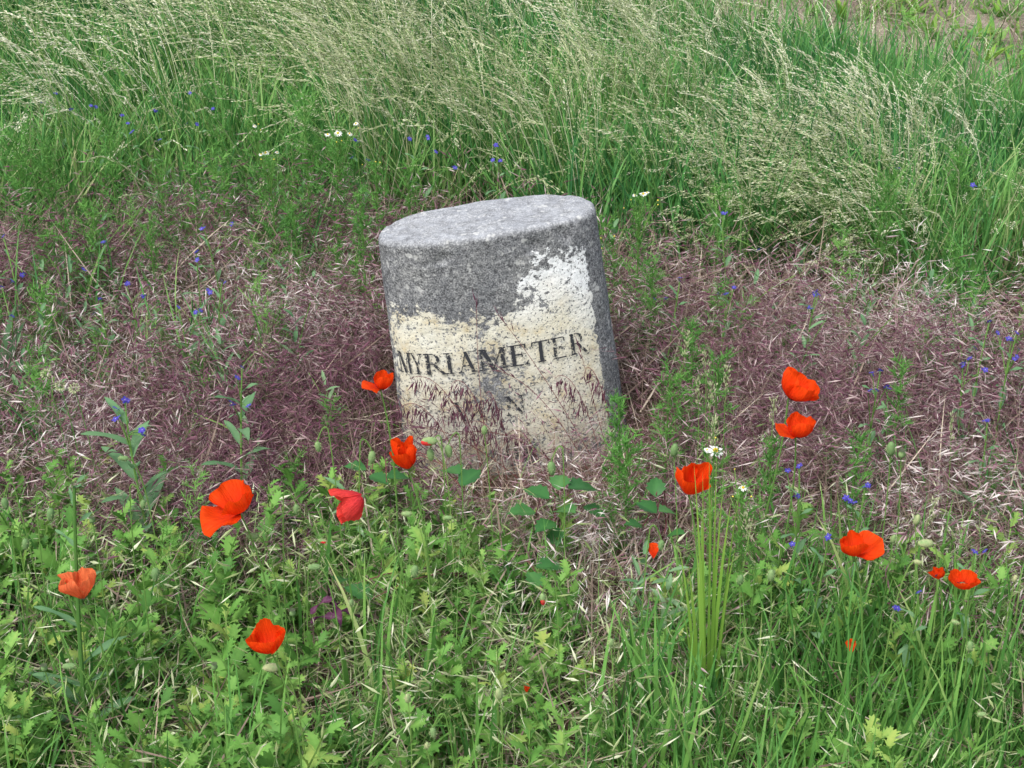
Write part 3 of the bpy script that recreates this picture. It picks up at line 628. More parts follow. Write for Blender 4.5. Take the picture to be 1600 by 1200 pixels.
poppy(1463, 896, 27, .28, (-.2, -.0, .8), [(80, 15, 1, .08), (80, 15, 1, .08), (80, 35, 1.1, .1), (80, 12, 1, .08)], 'smallest open poppy, touching the left side of the widely opened one', base=(.0, .02), phi=.5)
poppy(120, 912, 60, .33, (-.12, .05, .95), [(58, 26, 1, .14), (56, 22, 1, .14), (60, 34, 1.1, .14), (58, 22, 1, .14)], 'pale orange poppy behind the thick upright stem at the far left', 'petal_orange', base=(.0, .02), phi=1.1)
poppy(415, 995, 62, .34, (-.18, -.05, .9), [(85, 12, 1, .09), (85, 2, 1.4, .08), (85, 8, 1.2, .09), (85, 4, 1.1, .08)], 'scarlet poppy with one petal standing up, lower left above the tan bud', base=(.02, .0), phi=.0, hw=1.1)

def ellipsoid(mb, c, ax, L_, W_, tone, mat, nr=7, ns=10, tip=0, band=None):
    ax = ax.normalized(); e = ax.orthogonal().normalized(); f_ = ax.cross(e); vs = []; tn = []
    for j in range(nr + 1):
        a = math.pi * j / nr; r = math.sin(a) ** .85 * W_ / 2 * (1 + tip * math.cos(a)); z = -math.cos(a) * L_ / 2
        for k in range(ns): t = k / ns * 2 * math.pi; rr = max(r, W_ * .03) * (1 + .04 * math.cos(t * 2)); vs.append(c + ax * z + (e * math.cos(t) + f_ * math.sin(t)) * rr); tn.append(tone + .08 * math.cos(t * 2))
    mb.add(vs, [(j * ns + k, j * ns + (k + 1) % ns, (j + 1) * ns + (k + 1) % ns, (j + 1) * ns + k) for j in range(nr) for k in range(ns)], tn, mat)
def poppy_bud(px, py, lpx, kind, tone, h, label, red=False):
    c = at(px, py, h); sc = lpx * (c - V(0, 0, CAMZ)).length / FOC; W_ = sc * (.52 if kind != 'cap' else .8)
    sx = R.choice([-1, 1])
    ax = {'nod': V(sx * .1, -.1, -1), 'up': V(R.uniform(-.15, .15), -.15, 1), 'left': V(-1, -.2, .12), 'right': V(1, -.2, -.1), 'cap': V(.05, -.3, 1)}[kind].normalized()
    g = V(c.x + (R.uniform(.015, .035) * sx if kind == 'nod' else {'left': .035, 'right': -.035}.get(kind, R.uniform(-.02, .02))), c.y + R.uniform(-.01, .02), 0); g.z = gz(g.x, g.y)
    root = empty('poppy_bud' if kind != 'cap' else 'poppy_seed_head', g, label, 'poppy bud' if kind != 'cap' else 'seed head', 'poppy buds' if kind != 'cap' else 'poppy seed heads')
    b = MB(); ellipsoid(b, c - g, ax, sc, W_, tone, 'bud', tip=.12 if kind != 'cap' else .3)
    for _ in range(70 if kind != 'cap' else 0):
        d = V(R.gauss(0, 1), R.gauss(0, 1), R.gauss(0, 1)).normalized(); q = d - ax * d.dot(ax); p = c - g + ax * d.dot(ax) * sc * .46 + q * W_ * .48; s = d.orthogonal() * .0002
        b.add([p - s, p + s, p + d * .003], [(0, 1, 2)], .95, 'bud')
    if kind == 'cap':
        for k in range(10): t = k * .628; d = V(math.cos(t), math.sin(t), .1) * W_ * .55; p = c - g + ax * sc * .5; b.add([p, p + d, p + V(math.cos(t + .5), math.sin(t + .5), .1) * W_ * .5], [(0, 1, 2)], .1, 'capsule')
    b.build('bud' if kind != 'cap' else 'capsule', root, smooth=True)
    if red:
        r_ = MB(); ellipsoid(r_, c - g + ax * sc * .12 + V(0, -.001, -W_ * .16), ax, sc * .85, W_ * .85, .7, 'petal_pink'); r_.build('folded_petals', root, smooth=True)
    st = MB(); e = c - g - ax * sc * .48
    if kind == 'nod':
        top = e + V(sx * .012, 0, R.uniform(.018, .03)); pts = bez(V(0, 0, 0), top * .6 + V(sx * .01, 0, .02), top + V(sx * .006, 0, -.006), 7)[:-1] + bez(top + V(sx * .006, 0, -.006), top + V(0, 0, .012), e, 6)
    elif kind in ('left', 'right'): pts = bez(V(0, 0, 0), V(0, 0, e.z * .95), e, 10)
    else: pts = bez(V(0, 0, 0), e * .5 + V(.01, 0, .02), e, 8)
    tube(st, pts, .0013, .0009, .45 if tone < .7 else .9, 'grstem', 4, hair=80, hairlen=.0028); st.build('stem', root)
for a in [
    (8, 787, 20, 'nod', .1, .34, 'green nodding poppy bud at the very left edge of the picture'),
    (79, 804, 22, 'nod', .1, .34, 'grey-green nodding bud above and left of the pale orange poppy'),
    (40, 850, 19, 'nod', .15, .31, 'green bud hanging at the left edge, left above the orange poppy'),
    (243, 898, 24, 'nod', .1, .31, 'large hairy nodding bud between the orange poppy and the largest poppy'),
    (224, 788, 16, 'nod', .15, .33, 'small green nodding bud left of the largest poppy, under the left bugloss'),
    (193, 716, 15, 'left', .3, .33, 'small round bud beside the stem of the left bugloss plant'),
    (394, 838, 19, 'left', .55, .33, 'smooth pale green bud lying sideways just right of the largest poppy'),
    (463, 796, 18, 'nod', .2, .36, 'nodding bud on a hooked stem left of the hanging pink poppy'),
    (491, 886, 20, 'left', .35, .32, 'pale bud held sideways below the largest poppy and the hanging one'),
    (424, 1043, 26, 'left', 1.0, .30, 'plump tan bud just below the poppy with one petal standing up'),
    (108, 1041, 20, 'left', .3, .28, 'green sideways bud near the foot of the thick stem at the left'),
    (549, 942, 14, 'up', .5, .28, 'small round green bud above the dark withered leaf'),
    (497, 698, 18, 'nod', .5, .36, 'yellowish nodding bud left of the small half closed poppy'),
    (671, 689, 25, 'left', .75, .38, 'bud splitting open with a red underside in front of the stone'),
    (673, 711, 21, 'nod', .5, .35, 'light green bud hanging right below the red and green one'),
    (701, 705, 22, 'nod', .5, .35, 'light green bud just right of the one below the red and green bud'),
    (581, 715, 22, 'nod', .5, .35, 'light green bud hanging left of the small half closed poppy'),
    (757, 672, 17, 'up', .6, .37, 'yellow-green bud at the middle of the stone face'),
    (862, 732, 24, 'nod', .15, .33, 'hairy green bud hanging from a hooked stem before the foot of the stone'),
    (635, 803, 16, 'left', .8, .34, 'pale cream bud low between the hanging poppy and the bramble'),
    (700, 809, 14, 'left', .55, .33, 'small pale green bud in the leaves left of the bramble'),
    (648, 893, 22, 'nod', .25, .29, 'long green bud nodding in the leaves below the stone'),
    (637, 1091, 18, 'up', .95, .24, 'cream coloured upright bud near the bottom centre'),
    (780, 1084, 23, 'up', .9, .25, 'biggest cream bud standing upright near the bottom centre'),
    (677, 1145, 19, 'nod', .3, .20, 'grey-green hairy bud at the bottom, between the two cream buds'),
    (749, 1170, 15, 'up', .3, .19, 'small green bud at the bottom edge under the biggest cream bud'),
    (667, 1165, 15, 'up', 1.0, .18, 'dull pinkish bud at the bottom edge left of centre'),
    (955, 1004, 16, 'up', .7, .27, 'slim bud on a long straight stem right of the bottom centre'),
    (1054, 703, 24, 'up', .2, .36, 'hairy green bud just left above the tall oval poppy'),
    (1033, 852, 18, 'nod', .15, .31, 'grey-green bud hanging over the fallen crimson petal'),
    (1157, 906, 20, 'up', .15, .29, 'round grey-green hairy bud right of the yellow-green grass tuft'),
    (1205, 899, 23, 'up', .55, .29, 'pale green oval bud standing right of the round hairy one'),
    (1392, 701, 26, 'up', .25, .36, 'long slim green bud left of the round headed stalk at the right'),
    (1433, 812, 20, 'up', .85, .33, 'tan upright bud above the sideways cream bud on the right'),
    (1446, 849, 25, 'left', .92, .32, 'long cream bud held sideways above the widely opened poppy'),
    (1396, 842, 16, 'up', .6, .31, 'small yellowish bud touching the curled petal of the right poppy'),
    (1434, 878, 13, 'right', 1.0, .30, 'tiny pinkish bud left of the smallest open poppy'),
    (1586, 904, 14, 'up', 1.0, .31, 'round pinkish bud at the right edge of the picture'),
    (1493, 972, 11, 'right', .8, .27, 'small yellow bud below the widely opened poppy'),
    (1534, 1116, 14, 'left', .6, .2, 'pale green bud near the lower right corner'),
    (1516, 1010, 18, 'nod', .35, .26, 'dull green bud nodding right below the widely opened poppy'),
]: poppy_bud(*a, red=a[0] == 671)
poppy_bud(848, 935, 18, 'nod', .6, .27, 'crimson folded bud low in the grass below the bramble', red=True)
poppy_bud(503, 845, 12, 'right', .6, .32, 'tiny bud showing red, left below the hanging pink poppy', red=True)
for a in [(144, 812, 11, 'cap', .2, .34, 'dark green seed head right above the orange poppy'), (457, 957, 12, 'cap', .3, .31, 'spiky rimmed seed head right above the poppy with a standing petal'),
          (335, 1041, 12, 'cap', .3, .28, 'seed head on a thin stem left of the poppy with a standing petal'), (69, 1043, 12, 'cap', .35, .29, 'seed head low at the far left below the orange poppy'),
          (1409, 709, 13, 'cap', .6, .36, 'round pale seed head on a straight stalk right of the long slim bud')]: poppy_bud(*a)

# fallen petals
for px, py, wp, h, lab in [(1021, 862, 26, .20, 'crimson fallen petal left of the yellow-green grass tuft'), (1330, 1011, 22, .16, 'red petal caught in the grass of the lower right'),
                           (705, 1101, 15, .10, 'small red petal near the bottom left of the biggest cream bud'), (823, 1076, 14, .10, 'small red petal right of the biggest cream bud'),
                           (181, 1162, 18, .08, 'red petal in the leaves at the bottom left')]:
    P, tn = petal_pts(1.5, .8, rad(60), rad(30), wp * .001, R.uniform(0, 9), .15); c = at(px, py, h); cen = sum(P, V(0, 0, 0)) / len(P)
    o = bpy.data.objects.new('fallen_petal', grid_mesh([p - cen for p in P], 23, 16, [max(.3, t) for t in tn], 'petal')); C.objects.link(o); o.location = c; tag(o, lab, 'petal', 'fallen poppy petals')

# ---- blue bugloss
def blue_flower_mesh():
    mb = MB()
    for k in range(5):
        a = k * 1.2566; d = V(math.cos(a), math.sin(a), .15); s = V(-math.sin(a), math.cos(a), 0); r = .0058
        mb.add([V(0, 0, 0), d * r * .6 - s * r * .36, d * r + V(0, 0, -.0006) - s * r * .2, d * r + V(0, 0, -.0006) + s * r * .2, d * r * .6 + s * r * .36], [(0, 1, 2, 3, 4)], [.9, .3, .1, .1, .3], 'blue')
    mb.add([V(-.0006, 0, .0008), V(.0006, 0, .0008), V(0, .0012, .0008)], [(0, 1, 2)], .2, 'white')
    mb.add([V(.0012, 0, 0), V(-.0006, .001, 0), V(-.0006, -.001, 0), V(0, 0, -.007)], [(0, 1, 3), (1, 2, 3), (2, 0, 3)], .4, 'greyleaf'); return mb.mesh('flower')
BF = blue_flower_mesh()
def leaf_mesh(mb, base, az, ln, wd, lean, curl, tone, mat='greyleaf', seg=7, wav=.0):
    p = base.copy(); side = V(-math.sin(az), math.cos(az), 0); vs = []; tn = []
    for i in range(seg + 1):
        t = i / seg; k = wd / 2 * (math.sin(math.pi * min(1, .12 + t * .88)) ** .8) if i < seg else .0003; d = dirv(az, lean + curl * t); up = side.cross(d) * -1
        wv = wav * math.sin(t * 9)
        vs += [p - side * k + up * (k * .35 + wv), p, p + side * k + up * (k * .35 - wv)]; tn += [tone, tone + .25, tone]; p = p + d * ln / seg
    fs = []
    for i in range(seg): fs += [(3 * i, 3 * i + 1, 3 * i + 4, 3 * i + 3), (3 * i + 1, 3 * i + 2, 3 * i + 5, 3 * i + 4)]
    mb.add(vs, fs, tn, mat)
def bugloss(fl, h, label, leaves=8, base=(0, 0), ll=.06, big=False):
    hs = [at(px, py, h + dh) for px, py, dh in fl]; c = sum(hs, V(0, 0, 0)) / len(hs); g = V(c.x + base[0], c.y + base[1], 0); g.z = gz(g.x, g.y)
    root = empty('bugloss', g, label, 'wildflower', 'blue flowering bugloss plants')
    top = max(hs, key=lambda p: p.z) - g; st = MB(); main = bez(V(0, 0, 0), top * .55 + V(R.uniform(-.02, .02), 0, .03), top - V(0, 0, .004), 9); tube(st, main, .0028 if big else .0018, .0012, .5, 'grstem', 5, hair=60, hairlen=.002)
    for p in hs:
        q = p - g
        if (q - top).length > .012: k = main[min(8, 5 + R.randrange(3))]; tube(st, bez(k, (k + q) / 2 + V(0, 0, .008), q - V(0, 0, .004), 5), .0011, .0008, .5, 'grstem', 4)
    st.build('stem', root)
    for i in range(leaves):
        t = .12 + .8 * i / leaves; j = int(t * 9); q = main[j].lerp(main[min(9, j + 1)], t * 9 - j); lm_ = MB(); L_ = ll * (1.25 - .8 * t) * R.uniform(.8, 1.2)
        leaf_mesh(lm_, q, i * 2.5 + R.uniform(-.3, .3), L_, L_ * .24, R.uniform(.6, 1.0), R.uniform(.3, 1.1), R.uniform(.1, .7), wav=.0015); lm_.build('leaf', root, smooth=True)
    for p in hs:
        for k in range(R.choice([1, 2, 2])):
            o = bpy.data.objects.new('flower', BF); C.objects.link(o); o.parent = root; o.location = p - g + V(R.uniform(-.004, .004), R.uniform(-.004, .004), R.uniform(-.003, .003)) * (k * 1.5); o.rotation_euler = (R.uniform(.2, 1.0), R.uniform(-.5, .5), R.uniform(0, 6)); o.scale = [R.uniform(.8, 1.15)] * 3
bugloss([(195, 625, .02), (201, 627, .02), (185, 640, .0), (185, 652, -.01), (222, 672, -.01), (224, 680, -.02)], .34, 'tall blue bugloss with long hairy leaves left above the largest poppy', 12, ll=.105, base=(.02, .0), big=True)
bugloss([(378, 573, .02), (371, 590, .01), (364, 633, -.02), (387, 637, -.02)], .36, 'bugloss with curled grey leaves directly above the largest poppy', 11, ll=.09, base=(-.02, .01), big=True)
for fl, h, lab in [
    ([(5, 369, 0), (38, 427, 0), (19, 441, 0)], .24, 'blue flowers in the brome at the left edge'),
    ([(20, 494, 0), (3, 448, 0)], .22, 'lone bugloss at the left edge above the broad grass leaves'),
    ([(130, 420, 0), (164, 379, 0)], .25, 'thin bugloss left of the feathery plants in the upper left brome'),
    ([(156, 467, 0), (150, 489, 0)], .24, 'low bugloss in the middle of the left brome patch'),
    ([(197, 444, 0), (231, 445, 0), (226, 462, 0)], .25, 'bugloss with three flowers on the left brome patch'),
    ([(307, 393, .01), (308, 406, 0)], .27, 'bugloss with two stacked flowers halfway to the stone'),
    ([(319, 356, 0), (362, 350, 0)], .26, 'bugloss under the arching grass heads left of the stone'),
    ([(347, 438, 0), (325, 453, 0)], .25, 'bugloss left of the stone level with its paint'),
    ([(279, 480, 0), (314, 485, 0), (309, 488, 0)], .25, 'bugloss left of the stone with broad low leaves'),
    ([(66, 160, 0), (87, 146, .02)], .3, 'violet blue flowers in the tall grass at the upper left'),
    ([(142, 165, .02), (150, 167, 0), (110, 172, 0)], .32, 'blue flowers in front of the dark grass, upper left'),
    ([(192, 180, .02), (205, 207, 0), (198, 193, 0)], .32, 'cluster of blue flowers right of the feathery bush, upper left'),
    ([(242, 173, .02), (250, 218, -.03)], .32, 'blue flowers among pale seed heads in the upper left'),
    ([(292, 193, .01), (308, 192, .01), (334, 172, .02), (297, 146, .03)], .33, 'broad blue bugloss left of the white daisies'),
    ([(555, 219, .01), (560, 222, 0), (550, 246, -.02), (575, 250, -.02)], .33, 'blue flowers right below the white daisies behind the stone'),
    ([(640, 217, .02), (668, 213, .02), (681, 237, 0), (711, 262, -.02)], .32, 'row of blue flowers in the grass behind the stone top'),
    ([(776, 228, .01), (770, 250, 0), (781, 252, 0)], .32, 'blue flowers behind the middle of the stone'),
    ([(1023, 467, 0), (1041, 467, 0), (1062, 438, .01)], .25, 'small blue flowers just right of the stone'),
    ([(1122, 458, 0), (1135, 459, 0), (1147, 449, .01)], .25, 'bugloss at the edge of the green, right of the stone'),
    ([(1276, 455, .02), (1279, 460, 0), (1264, 480, 0)], .26, 'bugloss on the palest part of the right brome'),
    ([(1362, 582, .01), (1376, 578, .01), (1369, 612, -.01), (1385, 604, 0), (1356, 611, 0)], .3, 'leafy bugloss right of the paired poppies'),
    ([(1505, 568, 0), (1536, 578, 0), (1515, 560, 0)], .28, 'bugloss low near the right edge of the brome'),
    ([(1559, 520, .01), (1589, 520, .02), (1580, 532, 0), (1589, 557, 0), (1592, 545, .01)], .3, 'dense violet and blue bugloss at the right edge'),
    ([(1524, 544, .01), (1546, 502, .02)], .29, 'purple tinged flower left of the dense one at the right edge'),
    ([(1543, 657, 0)], .26, 'single blue flower low in the right brome'),
    ([(1230, 734, .0), (1249, 728, .01), (1247, 775, -.03)], .32, 'bugloss below the paired poppies'),
    ([(1325, 782, 0), (1331, 786, 0), (1352, 760, .01), (1322, 778, 0)], .31, 'bugloss above the poppy with the curled petal'),
    ([(1294, 839, 0), (1238, 850, -.02)], .28, 'bugloss just left of the poppy with the curled petal'),
    ([(1523, 862, 0), (1539, 861, 0)], .3, 'two blue flowers above the widely opened poppy'),
    ([(1436, 925, 0), (1400, 950, -.02)], .25, 'blue flowers sunk in the grass below the smallest open poppy'),
    ([(1387, 290, 0), (1403, 263, .01)], .3, 'blue flowers in the dark green grass, upper right'),
    ([(1551, 266, 0), (1520, 289, 0)], .3, 'bugloss among the tall grass near the right edge'),
    ([(1130, 333, 0), (1185, 390, -.05)], .28, 'blue flower in front of the flopped pale grass clump'),
]: bugloss(fl, h, lab, 7, ll=.05)

# ---- mayweed (feathery) with or without daisies
def feather_mesh(h, w_, n, dens=1.0, tone=.4):
    mb = MB()
    for i in range(n):
        t = (i + .5) / n; z = h * (.08 + .92 * t); az = i * 2.39996; L_ = w_ * 1.35 * (1.15 - .62 * t) * R.uniform(.75, 1.15); d = dirv(az, 1.0 - .45 * t + R.uniform(-.15, .15)); b = V(0, 0, z); tn = tone + R.uniform(-.35, .35) + .25 * t
        e = b + d * L_ + V(0, 0, -.15 * L_); s = d.orthogonal().normalized() * .0012; mb.add([b - s, b + s, e], [(0, 1, 2)], tn, 'feather')
        for k in range(int(21 * dens)):
            q = b.lerp(e, .12 + .88 * k / (21 * dens)); dd = (d * .6 + V(R.gauss(0, .75), R.gauss(0, .75), R.gauss(.35, .5))).normalized(); s = V(R.gauss(0, 1), R.gauss(0, 1), R.gauss(0, 1)).normalized() * .00115
            tip = q + dd * R.uniform(.012, .026); mb.add([q - s, q + s, tip], [(0, 1, 2)], tn + R.uniform(-.15, .15), 'feather')
            for _ in range(2): q2 = q.lerp(tip, R.uniform(.3, .8)); mb.add([q2 - s * .8, q2 + s * .8, q2 + (dd + V(R.gauss(0, .8), R.gauss(0, .8), R.gauss(0, .5))).normalized() * .007], [(0, 1, 2)], tn, 'feather')
    return mb
def daisy(root, p, r, face, bud=False):
    mb = MB(); f_ = face.normalized(); e = f_.orthogonal().normalized(); g_ = f_.cross(e); vs = [p + f_ * r * (.30 if bud else .34)]
    for j, (rr, zz) in enumerate([(.16, .28), (.28, .16), (.32, 0)]):
        for k in range(8): t = k / 8 * 6.283; vs.append(p + (e * math.cos(t) + g_ * math.sin(t)) * rr * r + f_ * zz * r)
    fs = [(0, 1 + k, 1 + (k + 1) % 8) for k in range(8)] + [(1 + j * 8 + k, 1 + (j + 1) * 8 + k, 1 + (j + 1) * 8 + (k + 1) % 8, 1 + j * 8 + (k + 1) % 8) for j in range(2) for k in range(8)]
    mb.add(vs, fs, 1 if bud else 0, 'yellow'); o = mb.build('flower_head', root)
    if bud: return
    pm_ = MB()
    for k in range(13):
        t = k / 13 * 6.283 + R.uniform(-.1, .1); d = e * math.cos(t) + g_ * math.sin(t); s = f_.cross(d) * r * .13; dr = -f_ * r * R.uniform(-.05, .35)
        pm_.add([p + d * r * .28 - s * .6, p + d * r * .28 + s * .6, p + d * r * .75 + s * 1.1 + dr * .4, p + d * r + dr, p + d * r * .75 - s * 1.1 + dr * .4], [(0, 1, 2, 3, 4)], R.random(), 'white')
    pm_.build('ray_petals', o)
def mayweed(px, py, h, w_, label, n=34, flowers=(), dens=1.0, tone=.4, cat='feathery plant', name='mayweed'):
    c = at(px, py, h); g = V(c.x, c.y, gz(c.x, c.y)); root = empty(name, g, label, cat, 'feathery mayweed plants'); hh = c.z - g.z
    st = MB(); tube(st, bez(V(0, 0, 0), V(R.uniform(-.015, .015), 0, hh * .6), V(0, 0, hh), 6), .0022, .0012, .3, 'grstem', 5)
    for fx, fy, r, bud in flowers:
        p = at(fx, fy, h + .01) - g; tube(st, bez(V(0, 0, hh * .75), V(p.x * .5, p.y * .5, hh * .95), p, 5), .0009, .0008, .6, 'grstem', 3)
        daisy(root, p, r, V(R.uniform(-.3, .3), R.uniform(-.5, -.1), 1), bud)
    st.build('stem', root); feather_mesh(hh, w_, n, dens, tone).build('foliage', root)
mayweed(527, 225, .36, .085, 'feathery mayweed topped by the largest cluster of white daisies', 44, [(528, 208, .011, 0), (512, 210, .008, 0), (546, 209, .008, 0), (556, 193, .007, 0), (534, 220, .005, 1), (526, 222, .005, 1), (560, 200, .004, 1)])
mayweed(420, 250, .34, .07, 'feathery mayweed with a flat row of white daisies at the upper left', 38, [(415, 239, .010, 0), (433, 238, .006, 0), (408, 241, .006, 0), (426, 239, .005, 1), (408, 249, .005, 1), (428, 249, .005, 1)])
mayweed(398, 205, .34, .06, 'slender mayweed with one small daisy left of the main cluster', 26, [(398, 197, .006, 0), (404, 194, .005, 1), (386, 198, .005, 1), (407, 203, .004, 1)])
mayweed(1000, 318, .37, .05, 'upright mayweed with daisies just right of the stone top', 34, [(1005, 303, .009, 0), (992, 305, .006, 0), (1011, 301, .006, 0), (1028, 313, .006, 1), (1028, 320, .005, 1), (986, 312, .005, 1), (975, 325, .004, 1)])
mayweed(588, 262, .32, .05, 'small mayweed with pale buds behind the left edge of the stone', 24, [(587, 253, .006, 1), (594, 254, .006, 1), (566, 257, .004, 1)])
mayweed(1115, 712, .34, .05, 'mayweed carrying the large white daisy above the tall oval poppy', 24, [(1118, 704, .014, 0), (1105, 703, .006, 0), (1118, 684, .005, 1)])
mayweed(1160, 770, .3, .045, 'short mayweed with a single half open white flower right of the tall oval poppy', 22, [(1161, 762, .008, 0), (1145, 776, .005, 1), (1174, 776, .005, 1), (1148, 733, .004, 1)])
mayweed(958, 375, .26, .03, 'tiny round white flower head right behind the stone', 8, [(960, 369, .006, 1), (939, 372, .005, 1), (940, 388, .005, 1), (944, 396, .004, 1)])
for a in [
    (25, 218, .38, .10, 'wide feathery bush at the left edge of the tall grass', 60), (72, 235, .33, .08, 'feathery bush right of the wide one at the left edge', 40), (170, 195, .38, .085, 'tall feathery plant with a dense tip in the upper left', 52),
    (476, 158, .42, .10, 'tallest feathery plant, left behind the stone', 60), (300, 265, .29, .05, 'narrow feathery plant in the left brome', 24), (350, 262, .28, .045, 'short bright tipped plant right of the narrow feathery one', 20),
    (252, 258, .28, .05, 'grey-green feathery tuft left of the narrow one', 24), (145, 325, .26, .06, 'low feathery tuft at the top of the left brome', 26), (233, 345, .26, .04, 'small upright feathery shoot in the left brome', 20),
    (100, 350, .24, .05, 'bushy feathery tuft near the left edge of the brome', 22), (457, 335, .27, .05, 'feathery tuft below the daisy plants', 24), (561, 302, .34, .032, 'bright green club shaped shoot left of the stone', 30),
    (525, 385, .22, .035, 'small green tuft between the shoot and the brome', 14), (640, 262, .3, .05, 'feathery plant behind the left corner of the stone', 26), (1019, 418, .27, .045, 'feathery plant just right of the stone shoulder', 26),
    (966, 628, .31, .035, 'bright feathery shoot at the lower right edge of the stone', 34), (1082, 515, .30, .055, 'feathery plant behind the pale cocksfoot heads', 34), (1124, 562, .30, .05, 'dark centred feathery plant right of the cocksfoot heads', 32),
    (1047, 590, .28, .05, 'feathery plant with a yellow bud left of the cocksfoot heads', 28), (1410, 568, .31, .032, 'green topped shoot alone in the right brome', 26), (1206, 692, .27, .035, 'feathery tuft between the lower paired poppy and the tall oval poppy', 24),
    (1388, 282, .33, .07, 'feathery bush at the foot of the tall grass on the right', 40), (1492, 385, .27, .06, 'feathery tuft at the edge of the right brome', 28), (1500, 235, .33, .06, 'yellowish feathery bush in the right tall grass', 34),
    (1345, 688, .28, .04, 'budding green shoot above the right bugloss', 26), (980, 690, .26, .05, 'spreading feathery plant at the lower right corner of the stone', 30), (1125, 300, .28, .05, 'low feathery plant in the flopped grass', 22),
]: mayweed(*a)

# ---- pale grass heads one can pick out
def grass_stalk(tip, base_, mid, label, mat='panicle', kind='open', nsp=40, L_=.14, name='grass_stalk', cat='grass stalk', group='pale grass stalks with seed heads', sp=(.008, .013), stem='grstem', wd=(.0018, .003), awn=0, tone=(.3, 1.0), r_=.001):
    g = V(base_.x, base_.y, gz(base_.x, base_.y)); root = empty(name, g, label, cat, group); pts = bez(V(0, 0, 0), mid - g, tip - g, 16)
    st = MB(); tube(st, pts, r_, r_ * .5, .7, stem, 4); st.build('stem', root); sp_ = MB(); tot = sum((pts[i + 1] - pts[i]).length for i in range(16)); 
    def along(d):
        for i in range(15, -1, -1):
            s = (pts[i + 1] - pts[i]).length
            if d <= s: return pts[i + 1].lerp(pts[i], d / s), (pts[i + 1] - pts[i]).normalized()
            d -= s
        return pts[0], V(0, 0, 1)
    for k in range(nsp):
        t = (k + R.random()) / nsp; b, ax = along(L_ * t); dd = dirv(R.uniform(0, 6.28), R.uniform(.3, 1.7))
        rr = {'open': .016 * (.25 + t), 'tight': .003, 'lobe': .010 * (.4 + .9 * abs(math.sin(t * 7))), 'droop': .02}[kind] * R.uniform(.3, 1.2)
        if kind == 'droop': q = b + (dd * .5 + V(0, 0, -.7)).normalized() * rr; dr = V(R.gauss(-.1, .25), R.gauss(0, .2), -1); s = V(.0002, 0, 0); sp_.add([b - s, b + s, q], [(0, 1, 2)], .2, mat)
        else: q = b + (dd * .7 + ax * .7).normalized() * rr; dr = ax + dd * .4 + V(0, 0, -.15)
        spikelet(sp_, q, dr, R.uniform(*sp), R.uniform(*wd), R.uniform(*tone), mat, awn, .012)
    sp_.build('seed_head', root); return root
for tx, ty, bx, by, mx, my, h, lab in [
    (140, 249, 300, 420, 215, 235, .33, 'longest arching grass head over the left brome, bowing left'), (192, 308, 345, 445, 270, 290, .30, 'arching head below the longest one in the left brome'),
    (352, 353, 500, 480, 420, 345, .27, 'arching head left of the stone, pointing left'), (345, 372, 505, 500, 420, 368, .25, 'lower arching head left of the stone, pointing left'), (240, 385, 345, 440, 290, 372, .23, 'small arched head low in the left brome'),
    (75, 268, 150, 400, 90, 262, .28, 'short arched head at the left end of the brome')]:
    t_ = at(tx, ty, h); b_ = at(bx, by, 0); m_ = at_y(mx, my, (t_.y + b_.y) / 2); grass_stalk(t_, b_, m_ + V(0, 0, .02), lab, L_=.17, nsp=42, kind='tight', sp=(.010, .016), tone=(.5, 1))
for i, (px, py, h, lab) in enumerate([(1077, 537, .36, 'uppermost cocksfoot head of the group right of the stone'), (1101, 568, .36, 'feathered cocksfoot head second from the top'), (1136, 590, .36, 'rightmost cocksfoot head of the group'),
        (1090, 610, .34, 'left low cocksfoot head of the group'), (1113, 618, .33, 'pinkish cocksfoot head in the middle of the group'), (1117, 672, .33, 'lowest cocksfoot head, above the large daisy'), (1210, 640, .33, 'greenish cocksfoot head left of the paired poppies'),
        (1486, 665, .3, 'open cocksfoot head alone in the right brome'), (1460, 800, .3, 'pale cocksfoot head above the sideways cream bud'), (1166, 820, .28, 'cocksfoot head right of the yellow-green tuft')]):
    t_ = at(px, py - 14, h); b_ = V(t_.x + R.uniform(-.03, .03), t_.y + R.uniform(-.02, .03), 0); grass_stalk(t_, b_, (t_ + b_) / 2 + V(R.uniform(-.02, .02), 0, .03), lab, kind='lobe', L_=.05, nsp=46, name='cocksfoot', group='cocksfoot grass heads', sp=(.005, .009), tone=(.5, 1))
